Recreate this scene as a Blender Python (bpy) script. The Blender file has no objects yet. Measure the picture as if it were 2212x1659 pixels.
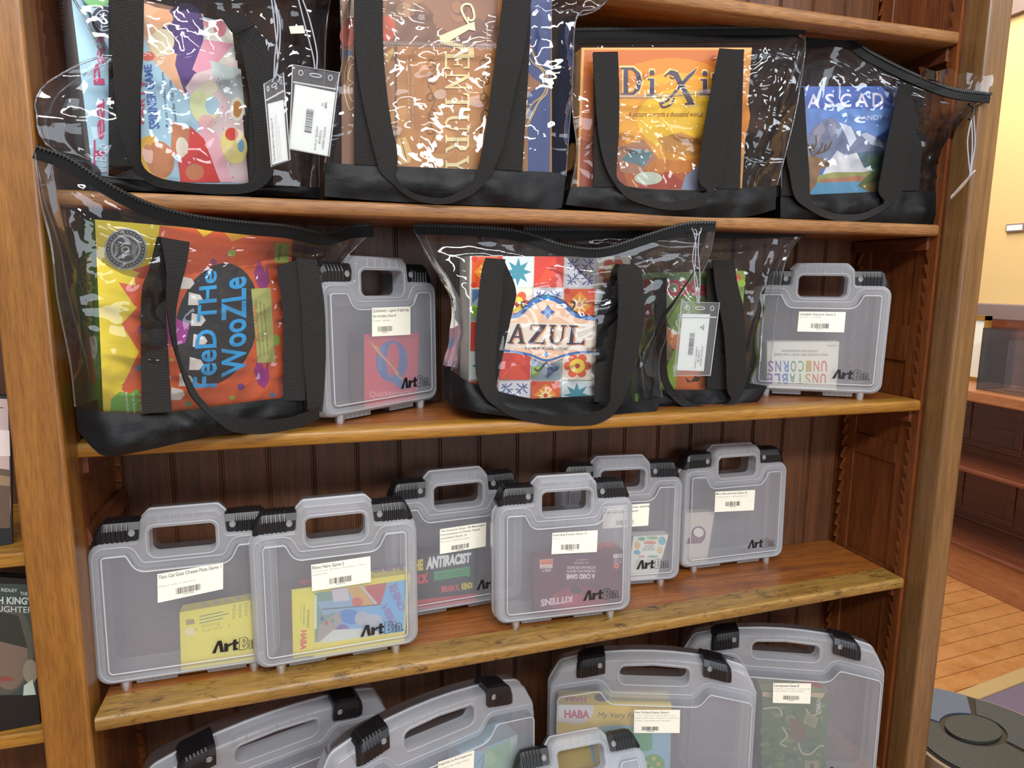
import bpy, math, random
from mathutils import Vector, Matrix, noise
from mathutils.geometry import tessellate_polygon
random.seed(4)
S = bpy.context.scene
V = Vector
# ------------------------------------------------------------------ camera
CAM = V((0.32651, -1.00171, 0.58311))
RT = V((0.960583, -0.277835, 0.009380)); UP = V((0.033743, 0.150021, 0.988107)); FW = V((0.275938, 0.948842, -0.153483))
FPX = 1450.88
cd = bpy.data.cameras.new('camera'); cam = bpy.data.objects.new('camera', cd); S.collection.objects.link(cam)
cd.sensor_fit = 'HORIZONTAL'; cd.sensor_width = 36.0; cd.lens = FPX * 36.0 / 2212.0
cd.clip_start = 0.02; cd.clip_end = 60
cam.matrix_world = Matrix(((RT.x, UP.x, -FW.x, CAM.x), (RT.y, UP.y, -FW.y, CAM.y), (RT.z, UP.z, -FW.z, CAM.z), (0, 0, 0, 1)))
S.camera = cam
# ------------------------------------------------------------------ view, world, lights
S.view_settings.view_transform = 'Standard'; S.view_settings.look = 'None'
S.view_settings.gamma = 1.0; S.view_settings.use_curve_mapping = False
S.view_settings.exposure = -0.22
S.cycles.transparent_max_bounces = 48; S.cycles.max_bounces = 8
S.cycles.use_denoising = True
S.cycles.sample_clamp_indirect = 4.0
wd = bpy.data.worlds.new('room_light'); S.world = wd; wd.use_nodes = True
wb = wd.node_tree.nodes['Background']; wb.inputs[0].default_value = (0.96, 0.97, 1.0, 1); wb.inputs[1].default_value = 0.36
def area(name, loc, size, sy, power, col, target):
    l = bpy.data.lights.new(name, 'AREA'); l.shape = 'RECTANGLE'; l.size = size; l.size_y = sy; l.energy = power; l.color = col
    o = bpy.data.objects.new(name, l); S.collection.objects.link(o); o.location = loc
    d = V(target) - V(loc); o.rotation_euler = d.to_track_quat('-Z', 'Y').to_euler(); return o
area('ceiling_tube_light', (0.45, -0.95, 2.25), 2.4, 0.14, 32, (1.0, 0.98, 0.95), (0.6, -0.6, 0.2))
area('ceiling_tube_light', (0.2, -2.7, 2.2), 2.6, 0.22, 95, (0.99, 0.985, 0.97), (0.6, 0.0, 0.3))
area('ceiling_tube_light', (3.4, -2.2, 2.25), 1.6, 0.5, 50, (0.84, 0.91, 1.0), (1.3, 0.0, 0.3))
area('cool_front_fill', (1.6, -4.6, 0.7), 2.2, 1.3, 70, (0.80, 0.89, 1.0), (0.7, 0.0, 0.0))  # unseen cool panel, added as frontal fill for the boxes and vinyl reflections
area('ceiling_tube_light', (2.4, 1.2, 2.25), 0.5, 1.6, 80, (1.0, 0.94, 0.84), (3.0, 1.3, -0.5))
# ------------------------------------------------------------------ pixel -> world
def ray(a, b): return FW + RT * ((a - 1106) / FPX) - UP * ((b - 829.5) / FPX)
def P(a, b, Y=0.0): d = ray(a, b); return CAM + d * ((Y - CAM.y) / d.y)
def PZ(a, b, Z): d = ray(a, b); return CAM + d * ((Z - CAM.z) / d.z)
def PX(a, b, X): d = ray(a, b); return CAM + d * ((X - CAM.x) / d.x)
def on_plane(p0, n):
    def f(a, b):
        d = ray(a, b); return CAM + d * ((p0 - CAM).dot(n) / d.dot(n))
    return f
ZA, ZB, ZC, ZD, ZE, ZF = 1.0254, 0.6910, 0.3610, 0.0, -0.428, -0.74
XW, YB = 1.45, 0.208
def hexc(h):
    h = h.lstrip('#'); o = []
    for i in (0, 2, 4):
        c = int(h[i:i + 2], 16) / 255.0
        o.append(c / 12.92 if c < .04045 else ((c + .055) / 1.055) ** 2.4)
    return tuple(o) + (1.0,)
# ------------------------------------------------------------------ materials
def mat(name):
    m = bpy.data.materials.new(name); m.use_nodes = True
    nt = m.node_tree; b = nt.nodes['Principled BSDF']; return m, nt, b, nt.nodes, nt.links
def simple(name, col, rough=.5, metal=0, spec=.5, coat=0, bump=None):
    m, nt, b, N, L = mat(name); b.inputs['Base Color'].default_value = hexc(col); b.inputs['Roughness'].default_value = rough
    b.inputs['Metallic'].default_value = metal; b.inputs['Specular IOR Level'].default_value = spec; b.inputs['Coat Weight'].default_value = coat
    if bump:
        tc = N.new('ShaderNodeTexCoord'); n = N.new('ShaderNodeTexNoise'); n.inputs['Scale'].default_value = bump[0]; n.inputs['Detail'].default_value = 4
        bp = N.new('ShaderNodeBump'); bp.inputs['Strength'].default_value = bump[1]; bp.inputs['Distance'].default_value = .002
        L.new(tc.outputs['Object'], n.inputs['Vector']); L.new(n.outputs[0], bp.inputs['Height']); L.new(bp.outputs[0], b.inputs['Normal'])
    return m
def wood(name, cols, grain=(1.5, 40, 40), rough=.38, pores=.35, boards=None, stains=None, bump=.25, coat=.25):
    m, nt, b, N, L = mat(name)
    tc = N.new('ShaderNodeTexCoord'); mp = N.new('ShaderNodeMapping'); mp.inputs['Scale'].default_value = grain
    L.new(tc.outputs['Object'], mp.inputs['Vector'])
    n = N.new('ShaderNodeTexNoise'); n.inputs['Scale'].default_value = 1.0; n.inputs['Detail'].default_value = 7; n.inputs['Roughness'].default_value = .68; n.inputs['Distortion'].default_value = .25
    L.new(mp.outputs[0], n.inputs['Vector'])
    cr = N.new('ShaderNodeValToRGB'); e = cr.color_ramp.elements
    e[0].position = .3; e[0].color = hexc(cols[0]); e[1].position = .72; e[1].color = hexc(cols[2])
    x = e.new(.5); x.color = hexc(cols[1]); L.new(n.outputs[0], cr.inputs[0])
    mp2 = N.new('ShaderNodeMapping'); mp2.inputs['Scale'].default_value = tuple(g * 7 for g in grain); L.new(tc.outputs['Object'], mp2.inputs['Vector'])
    n2 = N.new('ShaderNodeTexNoise'); n2.inputs['Scale'].default_value = 1.0; n2.inputs['Detail'].default_value = 2; L.new(mp2.outputs[0], n2.inputs['Vector'])
    r2 = N.new('ShaderNodeMapRange'); r2.inputs[1].default_value = .35; r2.inputs[2].default_value = .55; r2.inputs[3].default_value = 1 - pores; r2.inputs[4].default_value = 1.0
    L.new(n2.outputs[0], r2.inputs[0])
    mx = N.new('ShaderNodeMix'); mx.data_type = 'RGBA'; mx.blend_type = 'MULTIPLY'; mx.inputs['Factor'].default_value = 1
    L.new(cr.outputs[0], mx.inputs[6]); L.new(r2.outputs[0], mx.inputs[7]); out = mx.outputs[2]
    if boards:   # (axis 'X', offset, width, strength): each board its own tone
        sp = N.new('ShaderNodeSeparateXYZ'); L.new(tc.outputs['Object'], sp.inputs[0])
        a = N.new('ShaderNodeMath'); a.operation = 'SUBTRACT'; L.new(sp.outputs[boards[0]], a.inputs[0]); a.inputs[1].default_value = boards[1]
        d = N.new('ShaderNodeMath'); d.operation = 'DIVIDE'; L.new(a.outputs[0], d.inputs[0]); d.inputs[1].default_value = boards[2]
        f = N.new('ShaderNodeMath'); f.operation = 'FLOOR'; L.new(d.outputs[0], f.inputs[0])
        w = N.new('ShaderNodeTexWhiteNoise'); w.noise_dimensions = '1D'; L.new(f.outputs[0], w.inputs['W'])
        r = N.new('ShaderNodeMapRange'); r.inputs[3].default_value = 1 - boards[3]; r.inputs[4].default_value = 1 + boards[3]; L.new(w.outputs['Value'], r.inputs[0])
        m2 = N.new('ShaderNodeMix'); m2.data_type = 'RGBA'; m2.blend_type = 'MULTIPLY'; m2.inputs['Factor'].default_value = 1
        L.new(out, m2.inputs[6]); L.new(r.outputs[0], m2.inputs[7]); out = m2.outputs[2]
    if stains:   # (colour, scale, lo, hi): worn dark blotches
        n3 = N.new('ShaderNodeTexNoise'); n3.inputs['Scale'].default_value = stains[1]; n3.inputs['Detail'].default_value = 8; n3.inputs['Roughness'].default_value = .7; n3.inputs['Distortion'].default_value = .8
        mp3 = N.new('ShaderNodeMapping'); mp3.inputs['Scale'].default_value = (1, 2.2, 2.2); L.new(tc.outputs['Object'], mp3.inputs['Vector']); L.new(mp3.outputs[0], n3.inputs['Vector'])
        r3 = N.new('ShaderNodeMapRange'); r3.inputs[1].default_value = stains[2]; r3.inputs[2].default_value = stains[3]; L.new(n3.outputs[0], r3.inputs[0])
        m3 = N.new('ShaderNodeMix'); m3.data_type = 'RGBA'; L.new(r3.outputs[0], m3.inputs['Factor']); L.new(out, m3.inputs[6]); m3.inputs[7].default_value = hexc(stains[0]); out = m3.outputs[2]
    L.new(out, b.inputs['Base Color'])
    b.inputs['Roughness'].default_value = rough; b.inputs['Coat Weight'].default_value = coat; b.inputs['Coat Roughness'].default_value = .22
    bp = N.new('ShaderNodeBump'); bp.inputs['Strength'].default_value = bump; bp.inputs['Distance'].default_value = .001
    L.new(n2.outputs[0], bp.inputs['Height']); L.new(bp.outputs[0], b.inputs['Normal'])
    return m
M = {}
M['post'] = wood('golden_oak_varnish', ('744a1c', '8a5a24', '9c6b30'), (60, 60, 5), rough=.38, pores=.22)
M['post_r'] = wood('pale_brown_varnish', ('644626', '785631', '89653e'), (70, 70, 3), rough=.36, pores=.2)
M['side'] = wood('red_brown_side_wood', ('5e3014', '743f1b', '874c24'), (60, 60, 4), rough=.42, pores=.3)
M['back'] = wood('dark_beadboard_wood', ('46260f', '5a3316', '6c401e'), (60, 10, 3), rough=.62, coat=.05, pores=.25, boards=(0, .0103, .07546, .22))
M['board'] = wood('reddish_shelf_wood', ('7a4418', '965824', 'aa6a30'), (3, 60, 60), rough=.35, pores=.3, stains=('5c3424', 6, .52, .72))
M['nose_hi'] = wood('pine_coloured_shelf_edge', ('80552e', '98693c', 'aa7c4a'), (5, 140, 140), rough=.5, pores=.45, coat=.05)
M['nose_mid'] = wood('honey_shelf_edge', ('84581e', 'a07028', 'b48436'), (4, 90, 90), rough=.42, pores=.35, coat=.12)
M['nose_low'] = wood('worn_yellow_shelf_edge', ('7c5c28', '967236', 'a88244'), (5, 60, 60), rough=.4, pores=.3, stains=('4a3216', 26, .54, .66))
M['cleat'] = wood('cleat_wood', ('5a2c14', '6e3a1c', '7c4422'), (30, 2, 30), rough=.5)
M['bench'] = wood('dark_mahogany', ('64341e', '784028', '8a4e32'), (50, 3, 50), rough=.28, pores=.25, coat=.4)
M['bench_face'] = wood('mahogany_board', ('9c6038', 'b07044', 'bc7e50'), (50, 3, 50), rough=.35, pores=.25)
M['floor'] = wood('pine_floorboards', ('a86e3a', 'b87e48', 'c48c56'), (12, 12, 12), rough=.3, pores=.1, coat=.3)
M['black'] = simple('black_plastic', '17171a', .32)
M['fabric'] = simple('black_nylon_cloth', '07080b', .5, spec=.28, bump=(260, .2))
M['zip'] = simple('zipper_tape', '050506', .55, spec=.2)
M['teeth'] = simple('zipper_coil', '121214', .4)
M['paper'] = simple('white_card', 'f0eede', .6)
M['cream'] = simple('cream_wall_paint', 'd8b67c', .8, bump=(60, .1))
M['trimwood'] = simple('grey_brown_rail', '84706a', .5)
M['dvdblack'] = simple('black_dvd_case', '101114', .25)
M['boxgrey'] = simple('grey_board', '8c8a88', .7)
M['tan'] = simple('tan_board', 'b8a484', .7)
M['carpet'] = simple('purple_grey_carpet', '6e6070', .95, bump=(400, 1.0))
M['strip'] = simple('tan_threshold', 'b09464', .5)
M['rubber'] = simple('dark_rubber_tread', '383a38', .6, bump=(300, .6))
M['rubber2'] = simple('blue_grey_rubber_tread', '525c6c', .5, bump=(300, .5))
M['rubber3'] = simple('dark_green_rubber_tread', '2e302c', .5, bump=(300, .4))
M['stoolbody'] = simple('dark_stool_metal', '2a2624', .4)
M['stoolrim'] = simple('tan_rubber_rim', '86705a', .6)
M['eyelet'] = simple('grey_eyelet', '88888a', .5)
M['cord'] = simple('clear_plastic_cord', '9a9ea8', .2)
# printed card: colour of the print per face
m, nt, b, N, L = mat('printed_card'); at = N.new('ShaderNodeAttribute'); at.attribute_name = 'ink'; L.new(at.outputs[0], b.inputs['Base Color']); b.inputs['Roughness'].default_value = .42; M['print'] = m
# webbing with ribs
m, nt, b, N, L = mat('black_webbing'); b.inputs['Roughness'].default_value = .55
uv = N.new('ShaderNodeUVMap'); w1 = N.new('ShaderNodeTexWave'); w1.bands_direction = 'Y'; w1.inputs['Scale'].default_value = 150; w1.inputs['Distortion'].default_value = .3
w2 = N.new('ShaderNodeTexWave'); w2.bands_direction = 'X'; w2.inputs['Scale'].default_value = 170
ml = N.new('ShaderNodeMath'); ml.operation = 'MULTIPLY'; L.new(uv.outputs[0], w1.inputs[0]); L.new(uv.outputs[0], w2.inputs[0]); L.new(w1.outputs[1], ml.inputs[0]); L.new(w2.outputs[1], ml.inputs[1])
ad = N.new('ShaderNodeMath'); L.new(ml.outputs[0], ad.inputs[0]); L.new(w1.outputs[1], ad.inputs[1])
cr = N.new('ShaderNodeValToRGB'); cr.color_ramp.elements[0].color = hexc('070708'); cr.color_ramp.elements[0].position = .25; cr.color_ramp.elements[1].color = hexc('3a3a3c'); cr.color_ramp.elements[1].position = 1; L.new(ml.outputs[0], cr.inputs[0]); L.new(cr.outputs[0], b.inputs['Base Color'])
bp = N.new('ShaderNodeBump'); bp.inputs['Strength'].default_value = .7; bp.inputs['Distance'].default_value = .0012; L.new(ad.outputs[0], bp.inputs['Height']); L.new(bp.outputs[0], b.inputs['Normal']); M['web'] = m
def clear(name, fac, haze, tint, bumpsc, bumpst, rough=.03, hazecol='e8e8ee', dist=.004, rim=0.0):
    m = bpy.data.materials.new(name); m.use_nodes = True; nt = m.node_tree; N = nt.nodes; L = nt.links
    N.remove(N['Principled BSDF']); out = N['Material Output']
    tr = N.new('ShaderNodeBsdfTransparent'); tr.inputs[0].default_value = tint
    gl = N.new('ShaderNodeBsdfAnisotropic' if False else 'ShaderNodeBsdfGlossy'); gl.inputs['Roughness'].default_value = rough
    di = N.new('ShaderNodeBsdfDiffuse'); di.inputs[0].default_value = hexc(hazecol)
    tl = N.new('ShaderNodeBsdfTranslucent'); tl.inputs[0].default_value = hexc(hazecol)
    hz = N.new('ShaderNodeMixShader'); hz.inputs[0].default_value = .4; L.new(di.outputs[0], hz.inputs[1]); L.new(tl.outputs[0], hz.inputs[2])
    m1 = N.new('ShaderNodeMixShader'); L.new(tr.outputs[0], m1.inputs[1]); L.new(hz.outputs[0], m1.inputs[2])
    if rim:
        lw = N.new('ShaderNodeLayerWeight'); lw.inputs['Blend'].default_value = .35
        r = N.new('ShaderNodeMapRange'); r.inputs[3].default_value = haze; r.inputs[4].default_value = rim; L.new(lw.outputs['Facing'], r.inputs[0]); L.new(r.outputs[0], m1.inputs[0])
    else: m1.inputs[0].default_value = haze
    m2 = N.new('ShaderNodeMixShader'); fr = N.new('ShaderNodeFresnel'); fr.inputs['IOR'].default_value = 1.5
    mu = N.new('ShaderNodeMath'); mu.operation = 'MULTIPLY'; mu.use_clamp = True; mu.inputs[1].default_value = fac; L.new(fr.outputs[0], mu.inputs[0]); L.new(mu.outputs[0], m2.inputs[0])
    L.new(m1.outputs[0], m2.inputs[1]); L.new(gl.outputs[0], m2.inputs[2]); L.new(m2.outputs[0], out.inputs[0])
    if bumpst:
        tc = N.new('ShaderNodeTexCoord'); n = N.new('ShaderNodeTexNoise'); n.inputs['Scale'].default_value = bumpsc; n.inputs['Detail'].default_value = 2.0; n.inputs['Distortion'].default_value = 1.2
        bp = N.new('ShaderNodeBump'); bp.inputs['Strength'].default_value = bumpst; bp.inputs['Distance'].default_value = dist
        L.new(tc.outputs['Object'], n.inputs[0]); L.new(n.outputs[0], bp.inputs['Height'])
        L.new(bp.outputs[0], gl.inputs['Normal'])
    return m
for k_, st_ in (('vinyl0', .28), ('vinyl1', .5), ('vinyl2', 1.2)): M[k_] = clear('clear_' + k_, 1.1, .012, (.985, .985, .985, 1), 15, st_, dist=.006)
M['pouch'] = clear('clear_tag_pouch', 1.2, .10, (.95, .95, .97, 1), 8, .2)
M['frost'] = clear('frosted_polypropylene', .9, .19, (.97, .97, .98, 1), 3, .0, rough=.25, hazecol='eef4ff', rim=.62)
M['frost_rim'] = clear('frosted_rim', .9, .34, (.97, .97, .98, 1), 3, .0, rough=.25, hazecol='f2f7ff', rim=.80)
M['rimline'] = clear('thick_frosted_edge', .8, .72, (1, 1, 1, 1), 3, 0, rough=.25, hazecol='f6f8fc')
M['ridge'] = clear('frosted_ridge', .8, .45, (1, 1, 1, 1), 3, 0, rough=.3, hazecol='f0f2f8')
M['acryl'] = clear('clear_acrylic', .9, .015, (.96, .97, .98, 1), 3, 0, rough=.02)
# ------------------------------------------------------------------ mesh building
MW = {}
class MB:
    def __init__(s): s.v = []; s.f = []; s.uv = {}; s.sm = set()
    def add(s, vs, fs, smooth=False):
        o = len(s.v); s.v += [V(p) for p in vs]
        for f in fs:
            if smooth: s.sm.add(len(s.f))
            s.f.append(tuple(o + i for i in f))
    def box(s, x0, x1, y0, y1, z0, z1):
        s.add([(x0, y0, z0), (x1, y0, z0), (x1, y1, z0), (x0, y1, z0), (x0, y0, z1), (x1, y0, z1), (x1, y1, z1), (x0, y1, z1)],
              [(0, 3, 2, 1), (4, 5, 6, 7), (0, 1, 5, 4), (1, 2, 6, 5), (2, 3, 7, 6), (3, 0, 4, 7)])
    def prism(s, pts, f0, f1, smooth=False):    # pts 2-D, f0/f1 lift to 3-D
        n = len(pts); tri = tessellate_polygon([[V((p[0], p[1], 0)) for p in pts]])
        a = [f0(*p) for p in pts]; b_ = [f1(*p) for p in pts]
        s.add(a, tri); s.add(b_, [t[::-1] for t in tri]); s.add(a + b_, [(i, (i + 1) % n, n + (i + 1) % n, n + i) for i in range(n)], smooth)
    def grid(s, g, smooth=True, closed=False):
        nr, nc = len(g), len(g[0]); vs = [p for r in g for p in r]; fs = []
        for i in range(nr - 1):
            for j in range(nc - (0 if closed else 1)):
                k = (j + 1) % nc; fs.append((i * nc + j, i * nc + k, (i + 1) * nc + k, (i + 1) * nc + j))
        s.add(vs, fs, smooth)
    def tube(s, pts, r, n=6, closed=False):
        pts = [V(p) for p in pts]; g = []
        for i, p in enumerate(pts):
            a = pts[max(i - 1, 0)] if not closed else pts[i - 1]; c = pts[min(i + 1, len(pts) - 1)] if not closed else pts[(i + 1) % len(pts)]
            t = (c - a).normalized() if (c - a).length > 1e-9 else V((0, 0, 1)); h = V((0, 1, 0)) if abs(t.y) < .9 else V((1, 0, 0))
            e1 = t.cross(h).normalized(); e2 = t.cross(e1)
            g.append([p + (e1 * math.cos(2 * math.pi * k / n) + e2 * math.sin(2 * math.pi * k / n)) * r for k in range(n)])
        if closed: g.append(g[0])
        s.grid(g, True, True)
    def build(s, name, m, parent=None, local=False, bevel=0, sub=0):
        me = bpy.data.meshes.new(name); vs = s.v
        if parent is not None and not local:
            inv = MW[parent.name].inverted(); vs = [inv @ p for p in vs]
        me.from_pydata([tuple(p) for p in vs], [], s.f); me.materials.append(M[m] if isinstance(m, str) else m)
        if s.uv:
            l = me.uv_layers.new(name='UVMap')
            for p in me.polygons:
                for li, vi in zip(p.loop_indices, p.vertices): l.data[li].uv = s.uv.get(vi, (0, 0))
        for i in s.sm: me.polygons[i].use_smooth = True
        o = bpy.data.objects.new(name, me); S.collection.objects.link(o)
        if parent is not None: o.parent = parent; MW[o.name] = MW[parent.name]
        else: MW[o.name] = Matrix.Identity(4)
        if bevel:
            q = o.modifiers.new('bevel', 'BEVEL'); q.width = bevel; q.segments = 3; q.limit_method = 'ANGLE'; q.harden_normals = False
        if sub: q = o.modifiers.new('sub', 'SUBSURF'); q.levels = sub; q.render_levels = sub
        return o
def tag(o, label=None, cat=None, group=None, kind=None):
    if label: o['label'] = label
    if cat: o['category'] = cat
    if group: o['group'] = group
    if kind: o['kind'] = kind
    return o
def thing(name, label, cat, loc=(0, 0, 0), rz=0, lean=0, group=None):
    o = bpy.data.objects.new(name, None); S.collection.objects.link(o); o.empty_display_size = .02
    o.location = loc; o.rotation_euler = (-lean, 0, rz)
    MW[o.name] = Matrix.Translation(V(loc)) @ Matrix.Rotation(rz, 4, 'Z') @ Matrix.Rotation(-lean, 4, 'X')
    return tag(o, label, cat, group)
def sub(parent, name, src):     # another copy of an existing part under a thing of the same kind
    c = src.copy(); S.collection.objects.link(c); c.parent = parent; MW[c.name] = MW[parent.name]; return c
def rpoly(cs, seg=5):      # rounded polygon: corners (x, z, radius)
    out = []; n = len(cs)
    for i in range(n):
        p = V(cs[i][:2]); a = V(cs[i - 1][:2]); c = V(cs[(i + 1) % n][:2]); r = cs[i][2]
        d1 = (a - p).normalized(); d2 = (c - p).normalized(); ang = d1.angle(d2)
        if r <= 0 or ang > 3.1: out.append((p.x, p.y)); continue
        t = min(r / math.tan(ang / 2), (a - p).length * .49, (c - p).length * .49); r = t * math.tan(ang / 2)
        ce = p + (d1 + d2).normalized() * (r / math.sin(ang / 2)); s0 = p + d1 * t - ce; s1 = p + d2 * t - ce
        a0 = math.atan2(s0.y, s0.x); da = (math.atan2(s1.y, s1.x) - a0 + math.pi) % (2 * math.pi) - math.pi
        for k in range(seg + 1):
            q = a0 + da * k / seg; out.append((ce.x + r * math.cos(q), ce.y + r * math.sin(q)))
    return out
def inset(pts, d):     # move a CCW loop inward by d
    n = len(pts); o = []
    for i in range(n):
        a, p, c = V(pts[i - 1]), V(pts[i]), V(pts[(i + 1) % n])
        e1 = (p - a); e2 = (c - p)
        if e1.length < 1e-9: e1 = e2
        if e2.length < 1e-9: e2 = e1
        e1.normalize(); e2.normalize(); n1 = V((-e1.y, e1.x)); n2 = V((-e2.y, e2.x)); m = n1 + n2
        k = d / max(.35, (1 + n1.dot(n2)) / 1.0); o.append((p.x + m.x * k, p.y + m.y * k))
    return o
def crom(pts, n):      # smooth curve through points, n samples even in length
    pts = [V(p) for p in pts]
    if len(pts) == 2: return [pts[0].lerp(pts[1], i / (n - 1)) for i in range(n)]
    q = [pts[0] * 2 - pts[1]] + pts + [pts[-1] * 2 - pts[-2]]; f = []
    for i in range(1, len(q) - 2):
        for k in range(12):
            t = k / 12; a, b_, c, d = q[i - 1:i + 3]
            f.append(.5 * ((2 * b_) + (c - a) * t + (2 * a - 5 * b_ + 4 * c - d) * t * t + (3 * b_ - a - 3 * c + d) * t ** 3))
    f.append(pts[-1]); L_ = [0]
    for i in range(1, len(f)): L_.append(L_[-1] + (f[i] - f[i - 1]).length)
    out = []; j = 0
    for i in range(n):
        s_ = L_[-1] * i / (n - 1)
        while j < len(f) - 2 and L_[j + 1] < s_: j += 1
        w = L_[j + 1] - L_[j]; out.append(f[j].lerp(f[j + 1], (s_ - L_[j]) / w if w > 1e-9 else 0))
    return out
def ribbon(mb, A, B, th, n=60, off=0.0):      # solid band between two edges, th thick, offset toward viewer
    A = crom(A, n); B = crom(B, n); ns = []
    for i in range(n):
        t = (A[min(i + 1, n - 1)] - A[max(i - 1, 0)]) + (B[min(i + 1, n - 1)] - B[max(i - 1, 0)]); w = B[i] - A[i]; c = t.cross(w)
        if c.length < 1e-9: c = V((0, -1, 0))
        c.normalize()
        if c.dot(CAM - A[i]) < 0: c = -c
        ns.append(c)
    L_ = 0; o = len(mb.v); g = []
    for i in range(n):
        if i: L_ += (A[i] + B[i] - A[i - 1] - B[i - 1]).length * .5
        c = ns[i]; a, b_ = A[i] + c * off, B[i] + c * off; w = (b_ - a).length
        for k, (p, u) in enumerate(((a, 0), (b_, w), (b_ - c * th, w), (a - c * th, 0))):
            mb.uv[len(mb.v)] = (u, L_); mb.v.append(p)
    for i in range(n - 1):
        for k in range(4):
            j = (k + 1) % 4; mb.sm.add(len(mb.f)) if False else None
            mb.f.append((o + i * 4 + k, o + i * 4 + j, o + i * 4 + 4 + j, o + i * 4 + 4 + k))
    mb.f.append((o, o + 1, o + 2, o + 3)); e = o + (n - 1) * 4; mb.f.append((e + 3, e + 2, e + 1, e))
# ------------------------------------------------------------------ printed artwork
_tc = {}
def text_mesh(s, bold, ital):
    k = (s, bold, ital)
    if k in _tc: return _tc[k]
    c = bpy.data.curves.new('t', 'FONT'); c.body = s; c.resolution_u = 3; c.offset = bold; c.shear = ital
    o = bpy.data.objects.new('t', c); S.collection.objects.link(o); bpy.context.view_layer.update()
    me = o.to_mesh(); vs = [(v.co.x, v.co.y) for v in me.vertices]; fs = [tuple(p.vertices) for p in me.polygons]
    o.to_mesh_clear(); bpy.data.objects.remove(o); bpy.data.curves.remove(c)
    x0 = min(v[0] for v in vs); x1 = max(v[0] for v in vs); y0 = min(v[1] for v in vs); y1 = max(v[1] for v in vs)
    _tc[k] = ([((x - x0) / (x1 - x0), (y - y0) / (y1 - y0)) for x, y in vs], fs, (x1 - x0) / (y1 - y0)); return _tc[k]
SER = {   # serif capitals as polygons on a unit box
 'A': [[(0, 0), (.34, 0), (.34, .06), (.24, .08), (.56, .86), (.44, 1), (.40, 1), (.08, .08), (0, .06)], [(.44, 1), (.56, 1), (.92, .08), (1, .06), (1, 0), (.60, 0), (.60, .06), (.70, .08)], [(.2, .3), (.74, .3), (.72, .38), (.22, .38)]],
 'Z': [[(.06, 1), (.96, 1), (.96, .93), (.34, .08), (.9, .08), (.96, .3), (1, .3), (.98, 0), (.04, 0), (.04, .07), (.66, .92), (.16, .92), (.1, .72), (.05, .72)]],
 'U': [[(0, 1), (.4, 1), (.4, .94), (.29, .92), (.29, .32), (.35, .15), (.52, .07), (.7, .14), (.78, .32), (.78, .92), (.66, .94), (.66, 1), (1, 1), (1, .94), (.87, .92), (.87, .3), (.76, .08), (.5, -.03), (.22, .08), (.11, .3), (.11, .92), (0, .94)]],
 'L': [[(0, 1), (.5, 1), (.5, .94), (.36, .92), (.36, .08), (.84, .08), (.94, .32), (1, .32), (.98, 0), (0, 0), (0, .06), (.14, .08), (.14, .92), (0, .94)]],
 'V': [[(0, 1), (.42, 1), (.42, .94), (.31, .92), (.56, .22), (.8, .92), (.68, .94), (.68, 1), (1, 1), (1, .94), (.9, .92), (.56, -.02), (.46, -.02), (.1, .92), (0, .94)]],
 'E': [[(0, 1), (.95, 1), (.97, .74), (.9, .74), (.82, .91), (.38, .91), (.38, .56), (.7, .56), (.72, .66), (.78, .66), (.78, .36), (.72, .36), (.7, .47), (.38, .47), (.38, .09), (.86, .09), (.95, .28), (1, .28), (.98, 0), (0, 0), (0, .06), (.16, .08), (.16, .92), (0, .94)]],
 'N': [[(0, 1), (.3, 1), (.8, .3), (.8, .92), (.68, .94), (.68, 1), (1, 1), (1, .94), (.9, .92), (.9, 0), (.8, 0), (.22, .82), (.22, .08), (.34, .06), (.34, 0), (0, 0), (0, .06), (.12, .08), (.12, .92), (0, .94)]],
 'T': [[(0, 1), (1, 1), (1, .72), (.94, .72), (.86, .91), (.6, .91), (.6, .08), (.74, .06), (.74, 0), (.26, 0), (.26, .06), (.4, .08), (.4, .91), (.14, .91), (.06, .72), (0, .72)]],
 'R': [[(0, 1), (.36, 1), (.36, .06), (.46, .06), (.46, 0), (0, 0), (0, .06), (.14, .08), (.14, .92), (0, .94)], [(.36, 1), (.62, 1), (.86, .86), (.86, .62), (.64, .47), (.9, .08), (1, .06), (1, 0), (.76, 0), (.44, .48), (.36, .48), (.36, .56), (.55, .56), (.64, .65), (.64, .84), (.54, .92), (.36, .92)]],
 'Y': [[(0, 1), (.42, 1), (.42, .94), (.31, .92), (.54, .56), (.78, .92), (.66, .94), (.66, 1), (1, 1), (1, .94), (.9, .92), (.6, .46), (.6, .08), (.74, .06), (.74, 0), (.26, 0), (.26, .06), (.4, .08), (.4, .46), (.1, .92), (0, .94)]],
 'D': [[(0, 1), (.34, 1), (.34, 0), (0, 0), (0, .06), (.12, .08), (.12, .92), (0, .94)], [(.34, 1), (.6, 1), (.9, .8), (1, .5), (.9, .2), (.6, 0), (.34, 0), (.34, .08), (.56, .1), (.72, .26), (.78, .5), (.72, .74), (.56, .9), (.34, .92)]],
 'i': [[(.1, .68), (.7, .68), (.7, .08), (1, .06), (1, 0), (0, 0), (0, .06), (.3, .08), (.3, .6), (.1, .62)], [(.34, .8), (.66, .8), (.74, .9), (.66, 1), (.34, 1), (.26, .9)]],
 'X': [[(0, .8), (.2, 1), (.42, .92), (.62, .52), (.98, -.05), (1, -.16), (.7, -.16), (.72, -.1), (.8, -.1), (.5, .42), (.3, .8), (.14, .86)], [(1, 1.06), (.9, .84), (.46, .3), (.2, -.05), (0, -.16), (-.04, -.06), (.14, 0), (.38, .34), (.7, .8)]],
}
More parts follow.
